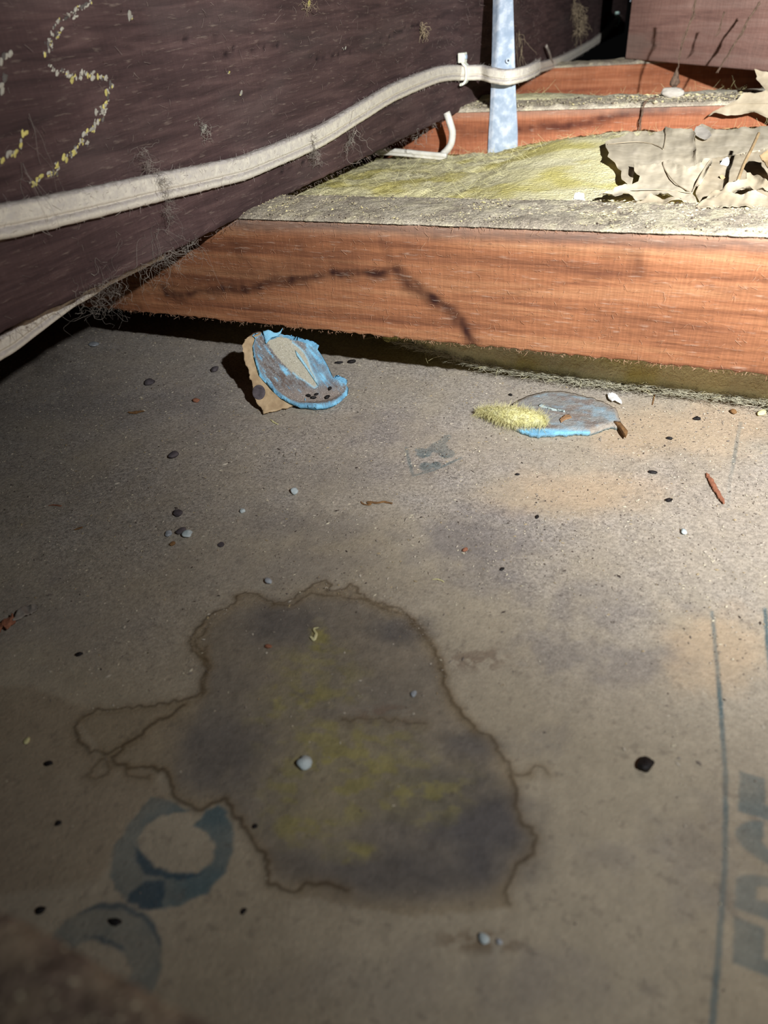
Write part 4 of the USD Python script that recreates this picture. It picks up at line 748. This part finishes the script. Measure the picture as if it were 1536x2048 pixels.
# ------------------------------------------------------------------ tuft of glass wool on the sheet
tuft = thing('wool_tuft', 'spindle-shaped tuft of pale yellow fibre lying on the flat blue daub', 'insulation tuft')
ctr = resample(np.vstack([at_z(p, z)[0] for p, z in (((953, 822), .003), ((975, 824), .005), ((1000, 829), .0066), ((1030, 834), .0074), ((1060, 838), .0072), ((1082, 843), .0062), ((1093, 848), .0052))]), .0007)
s_ = np.linspace(0, 1, len(ctr)); rad = np.interp(s_, [0, .1, .3, .55, .75, .92, 1], [.0006, .0020, .0044, .0060, .0058, .0040, .0008])
n = 24; an = np.linspace(0, 2 * math.pi, n, endpoint=False); V, F = tube_mesh(ctr, np.c_[np.cos(an), np.sin(an)])
for k in range(len(ctr)): V[k * n:(k + 1) * n] = ctr[k] + (V[k * n:(k + 1) * n] - ctr[k]) * rad[k]
V += ((fbm(V * 700, 3, 2) - .5) * .0014)[:, None]; V[:, 2] = np.maximum(V[:, 2], .0022)
c = mixc(np.tile(lin((188, 182, 122)), (len(V), 1)), lin((208, 204, 156)), sstep(.4, .65, fbm(V * 400, 3, 5)))
c = mixc(c, lin((92, 84, 62)), sstep(.0036, .0022, V[:, 2]) * .0)
obj('wool_body', (V, F), M['wool'], tuft, smooth=True, albedo=c, extra=np.c_[np.full(len(V), .15), np.zeros((len(V), 2))])
g = np.random.default_rng(5); LN = []
ids = g.integers(0, len(V) - 2, 2600)
for k in ids:
    v = V[k]; ax = ctr[min(k // n, len(ctr) - 1)]; o_ = _u(v - ax + 1e-9); l = g.uniform(.001, .004); t = np.linspace(0, 1, 4)[:, None]; o_ = o_ + g.normal(0, .35, 3) + np.array([.35, -.1, -.2]); LN.append(np.maximum(v + l * (o_ * t + g.normal(0, .3, 3) * t * t), [-9, -9, .0014]))
strands('loose_fibres', LN, g.uniform(.00008, .00018, len(LN)), M['wool_fibre'], tuft, kind='stuff')
# ------------------------------------------------------------------ small things lying about
def pebble(name, label, cat, px, r, mat, group=None, flat=.7, seed=0, z=0.0, aspect=1.0, rot=0.0, surf=None, part=None):
    c = (at_z([px], z) if surf is None else surf(np.array([px], float)))[0]; d = np.linalg.norm(c - EYE); R = r * d / FPX
    m = trimesh.creation.icosphere(2); v = np.array(m.vertices)
    v *= 1 + .55 * (noise(v * 1.3 + seed * 7.7, seed)[:, None] - .5) + .18 * (noise(v * 3.1 + seed, seed + 1)[:, None] - .5)
    v = v * [R * aspect, R / max(aspect, 1) ** .3, R * flat]
    ca, sa = math.cos(rot), math.sin(rot); v = np.c_[v[:, 0] * ca - v[:, 1] * sa, v[:, 0] * sa + v[:, 1] * ca, v[:, 2]]
    v += [0, 0, -v[:, 2].min() - .0002]
    x = UsdGeom.Mesh
    return obj(name, (v + c, np.array(m.faces)), mat, None, smooth=True, label=label, cat=cat, group=group)
FZ = -.0004
for k, (px, r, mk, lab) in enumerate([
    ((376, 1072), 10, 'stone_pale', 'largest pale pebble of the little group left of centre, touching a dark one'),
    ((363, 1065), 8, 'stone_dark', 'dark pebble half hidden behind the largest pale pebble of the group'),
    ((338, 1070), 7, 'stone', 'small angular grey pebble at the left of the pebble group'),
    ((442, 1090), 7, 'stone_dark', 'flat dark grey pebble at the right end of the pebble group'),
    ((346, 1089), 5, 'brown', 'tiny brown pebble just below the pebble group'),
    ((590, 986), 8, 'stone_pale', 'pale blue-grey stone chip alone in the middle of the dusty sheet'),
    ((485, 1024), 6, 'stone_pale', 'small pale elongated stone chip above the water stain, in the dust streak'),
    ((348, 914), 9, 'stone_dark', 'dark purple-grey pebble alone below the brown wood flake'),
    ((537, 1164), 7, 'stone', 'grey pebble just outside the top edge of the water stain'),
    ((610, 1531), 14, 'stone_pale', 'biggest grey pebble, in the middle of the water stain'),
    ((828, 1389), 6, 'stone', 'small grey chip near the right edge inside the water stain'),
    ((968, 1879), 8, 'stone_pale', 'whitish chip below the water stain, the larger of two'),
    ((998, 1885), 5, 'stone', 'smaller grey chip beside the whitish chip below the water stain'),
    ((1367, 1066), 6, 'stone_pale', 'tiny pale chip on the right, below the red-brown splinter'),
    ((188, 691), 9, 'stone', 'grey chip near the shadowed upper left end of the sheet'),
    ((300, 768), 9, 'stone_dark', 'dark crumb of dirt left of the curled blue daub'),
    ((430, 742), 7, 'stone_dark', 'black crumb in the shadow beside the torn paper flap'),
    ((357, 1030), 9, 'stone_dark', 'loose dark clod of dust above the pebble group')]):
    pebble('pebble', lab, 'pebble', px, r, M[mk], seed=k + 1, z=FZ, aspect=1.25 if k % 3 else 1.0, rot=k * 1.1, flat=.6 if k not in (3, 14) else .3)
DR = [((1290, 1533), 17, 1.3, 1.25, 'large black oval dropping, clear of everything, left of the ruled blue line'),
    ((232, 1846), 9, 1.7, .3, 'black dropping lying on the lower printed ring'), ((82, 1823), 8, 1.4, .6, 'black dropping near the blurred batten at the left edge'),
    ((488, 1823), 6, 1.2, 1.3, 'small dark dropping on bare paper right of the printed rings'), ((117, 1648), 6, 1.3, .9, 'small dark dropping on bare paper left of the upper ring'),
    ((510, 1654), 6, 1.2, 1.0, 'small dark dropping beside the stain edge, right of the upper ring'), ((704, 726), 6, 1.9, .5, 'black dropping at the shadow edge right of the curled daub'),
    ((678, 727), 5, 2.2, .3, 'thin dark dropping between the curled daub and the black dropping'),
    ((1339, 878), 5, 1.7, 0, 'small black dropping right of the flat daub'), ((1305, 946), 6, 1.8, .1, 'black dropping left of the red-brown splinter'),
    ((1337, 1002), 6, 1.5, .7, 'black dropping left of the lower end of the splinter'), ((1074, 1035), 5, 1.6, 1.5, 'small black dropping above the dark purple patch'),
    ((1021, 791), 4, 1.5, -.3, 'tiny black dropping above the yellow fibre tuft'), ((1394, 839), 6, 1.4, .3, 'dark dropping beside a trailing hair, far right under the batten'),
    ((1004, 1139), 5, 1.4, 1.2, 'small black dropping below the dark purple patch'), ((159, 1310), 6, 1.4, .8, 'dark dropping in the dim dust left of the water stain'),
    ((98, 1528), 7, 1.5, .4, 'smeared dark dropping on bare paper at the left'), ((1035, 950), 4, 1.5, .4, 'tiny dropping beside the printed emblem')]
for k, (px, r, asp, rot, lab) in enumerate(DR): pebble('dropping', lab, 'dropping', px, r * .74, M['black'], seed=40 + k, z=FZ, aspect=asp, rot=rot, flat=.7)
for k, (px, r, lab) in enumerate((((617, 793), 4, 'leftmost of the tiny black droppings in a row'), ((627, 797), 4, 'second from the left and lowest of the tiny black droppings close together'), ((633, 790), 3.5, 'third from the left of the tiny black droppings, just above its neighbours'), ((655, 796), 4.5, 'black dropping lying low at the right of the row'), ((660, 779), 4, 'black dropping highest up and furthest right of the five'))):
    pebble('dropping', lab + ' on the curled blue daub' if len(lab.split()) < 12 else lab, 'dropping', px, r, M['black'], 'droppings on the curled daub', seed=70 + k, aspect=1.4, rot=.5 * k, surf=lambda q: on_flap(q, .0046))
for k, (px, r, mk, lab, nm) in enumerate([((537, 1295), 5, 'splinter', 'orange crumb near the top left inside the water stain', 'wood_crumb'), ((930, 1101), 5, 'splinter', 'orange-brown crumb right below the dark purple patch', 'wood_crumb'),
    ((55, 1483), 5, 'wool_fibre', 'yellow crumb on bare paper at the left edge', 'wool_crumb'), ((392, 803), 6, 'splinter', 'tan wood crumb left of the curled daub', 'wood_crumb'), ((1523, 829), 7, 'wool_fibre', 'yellow crumb at the right edge below the batten gap', 'wool_crumb'),
    ((1466, 826), 6, 'brown', 'brown crumb in the debris below the batten gap at the right', 'wood_crumb')]):
    pebble(nm, lab, 'crumb', px, r, M[mk], seed=90 + k, z=FZ, aspect=1.3, rot=k, flat=.6)
def sliver(name, label, cat, pts, w, mat, z=.0012, thick=.5, taper=(.4, 1, .7)):
    p = resample(np.vstack([at_z([q], z)[0] for q in pts]), .0008); d = np.linalg.norm(p[0] - EYE); R = w * d / FPX / 2
    n = 10; an = np.linspace(0, 2 * math.pi, n, endpoint=False); V, F = tube_mesh(p, np.c_[np.cos(an) * R, np.sin(an) * R * thick])
    s = np.interp(np.linspace(0, 1, len(p)), np.linspace(0, 1, len(taper)), taper)
    for k in range(len(p)): V[k * n:(k + 1) * n] = p[k] + (V[k * n:(k + 1) * n] - p[k]) * s[k]
    V += ((noise(V * 900, 3) - .5) * R * .5)[:, None]; V[:, 2] += -V[:, 2].min() - .0003
    return obj(name, (V, F), mat, None, smooth=40, label=label, cat=cat)
sliver('wood_splinter', 'red-brown wood splinter lying at a slant on the right of the sheet', 'splinter', [(1414, 944), (1426, 966), (1440, 990), (1449, 1004)], 9, M['splinter'], taper=(.5, 1, 1, .9, .5))
sliver('wood_flake', 'flat brown wood flake on the dusty sheet left of the curled daub', 'wood flake', [(256, 822), (270, 823), (288, 819)], 9, M['brown'], thick=.3)
sliver('twig', 'curled brown seed husk with an orange end above the dark purple patch', 'husk', [(722, 1000), (730, 1006), (741, 1006), (735, 1001), (752, 1003), (770, 1001), (784, 1004)], 6, M['brown'])
sliver('twig', 'short dark twig in the dim dust at the left', 'twig', [(147, 1056), (155, 1054), (164, 1051)], 6, M['brown'])
sliver('twig', 'thin brown twig lying near the left edge, above the dark one', 'twig', [(96, 1008), (108, 1007), (121, 1009)], 4, M['splinter'])
sliver('straw', 'pale bit of straw at the foot of the torn paper flap', 'straw', [(540, 836), (547, 841), (555, 846)], 4, M['wool_fibre'])
sliver('straw', 'short pale straw on top of the water stain, near its top edge', 'straw', [(864, 1155), (874, 1154), (888, 1160)], 3, M['wool_fibre'])
sliver('fibre_scrap', 'raised yellow shred near the top of the water stain', 'fibre scrap', [(620, 1270), (628, 1276), (632, 1264), (627, 1254), (636, 1252)], 7, M['wool_fibre'], taper=(.5, 1, 1, .6, .3))
sliver('twig', 'thin dark sprig lying across the leaf pile front', 'twig', [(1384, 380), (1378, 400), (1376, 408)], 3, M['brown'], z=.124)
sc = thing('leaf_scrap', 'reddish dead leaf scrap with a grey lobe at the left edge', 'leaf scrap')
m, q = sheet([(24,1240),(35,1222),(52,1210),(72,1206),(74,1214),(58,1226),(40,1237),(26,1243)], lambda p: at_z(p, .003), .0006, res=2.5, seed=3, curl=lambda q, V, e: np.c_[0 * e, 0 * e, .004 * (fbm(np.c_[q / 14, 0 * e], 3, 4) - .5)]); obj('grey_lobe', m, M['cobweb'], sc, smooth=True)
m, q = sheet([(-14,1258),(2,1240),(14,1236),(24,1228),(28,1240),(18,1250),(14,1256),(4,1250),(-4,1260)], lambda p: at_z(p, .004), .0006, res=2.5, seed=4, curl=lambda q, V, e: np.c_[0 * e, 0 * e, .006 * (fbm(np.c_[q / 10, 0 * e], 3, 8) - .5)]); obj('red_lobe', m, M['splinter'], sc, smooth=True, label='reddish crumpled end')
def flake(name, label, cat, pts, o, n, mat, seed, amp=.002, th=.0008):
    n = _u(n); m, q = sheet(np.array(pts, float), lambda p: on_plane(p, o, n), th, res=2.2, seed=seed, curl=lambda q, V, e: np.outer(amp * (fbm(np.c_[q / 9, 0 * e], 3, seed) - .3), n)); return obj(name, m, mat, None, smooth=True, label=label, cat=cat)
flake('paint_flake', 'white jagged flake lying behind the flat blue daub', 'flake', [(1215,788),(1222,786),(1233,790),(1238,796),(1243,800),(1244,807),(1238,805),(1230,801),(1224,803),(1217,797)], P3(0, 0, .0016), (0, 0, 1), M['white'], 1)
flake('paper_scrap', 'white scrap of paper standing at the front of the yellow glass wool', 'scrap', [(1143,411),(1147,398),(1150,386),(1158,384),(1167,388),(1169,398),(1173,410),(1160,412)], P3(0, .468, .120), (0, -1, .9), M['white'], 2, .003)
flake('paper_scrap', 'white scrap lying among the leaves near the right edge', 'scrap', [(1440,328),(1446,319),(1456,315),(1459,324),(1456,335),(1447,333)], P3(0, .60, .131), (0, -.6, 1), M['white'], 3, .002)
def lump(name, label, cat, px, y, rx, rz, mat, seed):
    c = at_y([px], y)[0]; d = np.linalg.norm(c - EYE); m = trimesh.creation.icosphere(3); v = np.array(m.vertices); v *= 1 + .6 * (fbm(v * 1.5 + seed, 3, seed)[:, None] - .5)
    return obj(name, (v * [rx * d / FPX, rz * d / FPX, rz * d / FPX] + c, np.array(m.faces)), mat, None, smooth=True, label=label, cat=cat)
lump('plaster_lump', 'white plaster lump on the dusty red batten behind the leaf pile', 'plaster lump', (1345, 185), Y2 + .040, 17, 8, M['dust_scrap'], 4)
lump('plaster_lump', 'small white pebble at the front of the leaf pile, right', 'plaster lump', (1442, 409), .461, 9, 5, M['white'], 6)
# grit: grains nobody could count, on the sheet and on the battens
def grit_mesh(C, R, seed, cols):
    g = np.random.default_rng(seed); n = len(C); base = np.array([[1, 0, 0], [-1, 0, 0], [0, 1, 0], [0, -1, 0], [0, 0, 1], [0, 0, -1]], float)
    f = np.array([[0, 2, 4], [2, 1, 4], [1, 3, 4], [3, 0, 4], [2, 0, 5], [1, 2, 5], [3, 1, 5], [0, 3, 5]])
    a = g.uniform(0, 6.28, n); s = np.c_[g.uniform(.7, 2.0, n), g.uniform(.5, 1.0, n), g.uniform(.3, .6, n)] * R[:, None]
    v = base[None] * s[:, None] * g.uniform(.7, 1.3, (n, 6, 1)); x = v[..., 0] * np.cos(a)[:, None] - v[..., 1] * np.sin(a)[:, None]; y = v[..., 0] * np.sin(a)[:, None] + v[..., 1] * np.cos(a)[:, None]
    V = np.stack([x, y, v[..., 2]], -1) + C[:, None]; F = f[None] + 6 * np.arange(n)[:, None, None]
    return (V.reshape(-1, 3), F.reshape(-1, 3)), np.repeat(cols, 6, 0)
g = np.random.default_rng(101)
xy = np.c_[g.uniform(-.62, .13, 60000), g.uniform(.02, .455, 60000)]
den = sstep(.13, .34, xy[:, 1] + .16 * (fbm(np.c_[xy * 14, xy[:, :1] * 0], 4, 1) - .5) + .2 * (fbm(np.c_[xy * 50, xy[:, :1] * 0], 3, 7) - .5) + np.clip(-.12 - xy[:, 0], 0, .3) * .25) * .62 + .012
xy = xy[g.random(len(xy)) < den]
R = .00034 * np.exp(g.normal(0, .38, len(xy)))
pal = lin(np.array([(190, 180, 162), (150, 140, 126), (120, 110, 100), (206, 196, 170), (70, 60, 54), (168, 150, 116)])); cols = pal[g.choice(6, len(xy), p=[.28, .24, .16, .16, .07, .09])]
m, c = grit_mesh(np.c_[xy, np.full(len(xy), -.0002)], R, 5, cols)
obj('grit', m, M['grit'], None, albedo=c, extra=np.zeros((len(c), 3)), label='fine grey and tan grit scattered over the paper sheet', cat='grit', kind='stuff')
def batten_grit(parent, x0, x1, y0, y1, z, n, seed, r):
    g = np.random.default_rng(seed); xy = np.c_[g.uniform(x0, x1, n), g.uniform(y0, y1, n)]; R = r * np.exp(g.normal(0, .45, n))
    pal = lin(np.array([(206, 194, 160), (168, 156, 134), (120, 108, 92), (222, 208, 150), (66, 54, 46)])); cols = pal[g.choice(5, n, p=[.3, .3, .17, .13, .10])]
    m, c = grit_mesh(np.c_[xy, np.full(n, z)], R, seed, cols); obj('grit', m, M['grit'], parent, albedo=c, extra=np.zeros((len(c), 3)), kind='stuff', label='flakes and grit in the dust')
batten_grit(b1, -.36, .16, Y1 + .001, Y1 + WIDE - .001, ZT + .0022, 7000, 7, .00042)
batten_grit(b2, -.34, .20, Y2, Y2 + WIDE, ZT + .004, 2600, 8, .0008)
# dead insects, droppings and flakes heaped in the dust bed near its middle
# ------------------------------------------------------------------ cobwebs
def web(name, label, lines, w, parent=None, mat=None):
    return strands(name, lines, w, mat or M['cobweb'], None, label=label, cat='cobweb')
def walk(g, p, l, n=10, pull=(0, 0, -.5), rough=.7):
    d = g.normal(0, 1, 3) + np.asarray(pull); d /= np.linalg.norm(d); out = [np.array(p)]
    for k in range(n): d = _u(d + g.normal(0, rough, 3) + np.asarray(pull) * .25); out.append(out[-1] + d * l / n)
    return np.array(out)
def clump(label, pts, spread, n, l, w, seed, xoff=.006, pull=(0, 0, -.5), mat=None, rough=.7):
    g = np.random.default_rng(seed); c = at_x(pts, XB + xoff); L_ = []
    for k in range(n):
        p = c[g.integers(len(c))] if len(c) < 2 else None
        if p is None: t = g.random() * (len(c) - 1); i = min(int(t), len(c) - 2); p = c[i] + (c[i + 1] - c[i]) * (t - i)
        p = p + g.normal(0, spread, 3) * [.5, 1, 1]; p[0] = max(p[0], XB + .001) if p[2] > ZT else p[0]
        q = walk(g, p, l * g.uniform(.3, 1.4), 9, pull, rough); q[:, 0] = np.where((q[:, 2] > ZT - .002) & (q[:, 0] < XB + .0006), XB + .0006, q[:, 0]); L_.append(q)
    return web('cobweb', label, L_, g.uniform(.4, 1.2, len(L_)) * w, mat=mat)
clump('grey cobweb clump caught on the thick cable, left', [(284, 300), (300, 330), (318, 352), (330, 380), (338, 420), (340, 440)], .0013, 120, .013, .00016, 1, .008)
clump('frayed dirty cobweb hanging under the cable at mid beam', [(622, 272), (630, 300), (634, 322)], .0018, 90, .011, .00022, 2, .007)
clump('thin twisted cobweb strands hanging right of the frayed one', [(712, 258), (700, 280), (690, 300)], .0012, 26, .022, .00032, 3, .005)
clump('dark tangle of cobweb hanging below the beam at the lower left', [(165, 606), (200, 588), (240, 566)], .0045, 80, .026, .00013, 4, -.004, (0.0, .1, -.2), rough=.9)
clump('wispy cobweb along the lower edge of the beam above the batten end', [(270, 540), (310, 525), (350, 505), (390, 478)], .0018, 70, .020, .00018, 5, -.002, (.1, 0, -.6))
clump('long cobweb hair dangling in front of the batten end', [(318, 440), (312, 470)], .0008, 5, .050, .00022, 6, .006, (0, 0, -1.4), rough=.25)
clump('crumbly tan cobweb cluster on the far beam face, top', [(1148, 0), (1158, 20), (1165, 45), (1150, 60)], .006, 110, .030, .0007, 7, .004, (0, 0, -.8), M['web_dirt'])
clump('pair of thin cobweb streaks right of the galvanised strap', [(1036, 40), (1040, 75), (1045, 100)], .003, 16, .040, .0005, 8, .003, (0, 0, -1.2), M['web_dirt'], .3)
clump('little tuft of debris stuck on the beam face left of the strap', [(842, 50), (846, 62), (848, 72)], .0022, 40, .010, .0005, 9, .003, (0, 0, -.5), M['web_dirt'])
clump('small web tuft high on the beam face, left of the debris tuft', [(614, 4), (618, 16)], .001, 16, .012, .0003, 10, .003, (0, 0, -.3), M['web_dirt'])
clump('faint wisp of web on the beam between the chalk mark and cable', [(400, 245), (412, 262), (420, 270)], .002, 24, .010, .00022, 11, .003)
clump('dirty web threads hanging from the cable behind the nail', [(1136, 130), (1150, 150), (1160, 170)], .004, 26, .050, .0005, 12, .010, (.2, -.2, -1.2), M['web_dirt'], .35)
clump('tiny web bits along the beam lower edge near the looped cable', [(828, 275), (850, 262), (870, 250)], .002, 14, .014, .0004, 13, .001, (0, 0, -1))
clump('web hairs crossing the left chalk mark', [(58, 225), (50, 280), (45, 330), (38, 365)], .0006, 8, .030, .00016, 14, .003, (0, 0, -1.3), rough=.2)
def hang(label, pxs, y, w, seed, blob_at=None):
    g = np.random.default_rng(seed); c = resample(at_y(pxs, y), .006); L_ = [c + g.normal(0, .0008, c.shape) for k in range(5)]
    if blob_at is None: return web('cobweb', label, L_, w, mat=M['web_dark'])
    o = thing('cobweb', label, 'cobweb'); strands('thread', L_, w, M['web_dark'], o)
    p = at_y([blob_at], y)[0]; m = trimesh.creation.icosphere(3); v = np.array(m.vertices); v *= 1 + .7 * (fbm(v * 2 + 3, 3, seed)[:, None] - .5); v *= np.c_[np.ones(len(v)), np.ones(len(v)), 1 + 0 * v[:, 2]]
    v = v * [.0042, .0042, .0098]; v[:, :2] *= np.clip(1.0 - .7 * (v[:, 2:] / .0098), .2, 1.4); obj('dirt_blob', (v + p, np.array(m.faces)), M['web_dark'], o, smooth=True, label='dirty pear-shaped blob at its end'); return o
hang('dirty cobweb thread with a hanging blob, in front of the pale angled timber', [(1392, -10), (1388, 20), (1376, 55), (1362, 95), (1356, 130), (1352, 146)], 1.02, .0010, 3, (1351, 156))
hang('slanting dirty cobweb thread at the far right, over the pale timber', [(1520, 5), (1500, 35), (1480, 70), (1455, 110), (1434, 146)], 1.02, .0014, 4)
hang('short wispy cobweb on the pale timber between the two threads', [(1450, 22), (1444, 40), (1438, 62), (1432, 74)], 1.04, .0007, 5)
hang('thin hair rising from the red batten into the leaf pile', [(1312, 195), (1292, 203), (1286, 215), (1281, 245), (1278, 272)], Y2 - .008, .0008, 6)
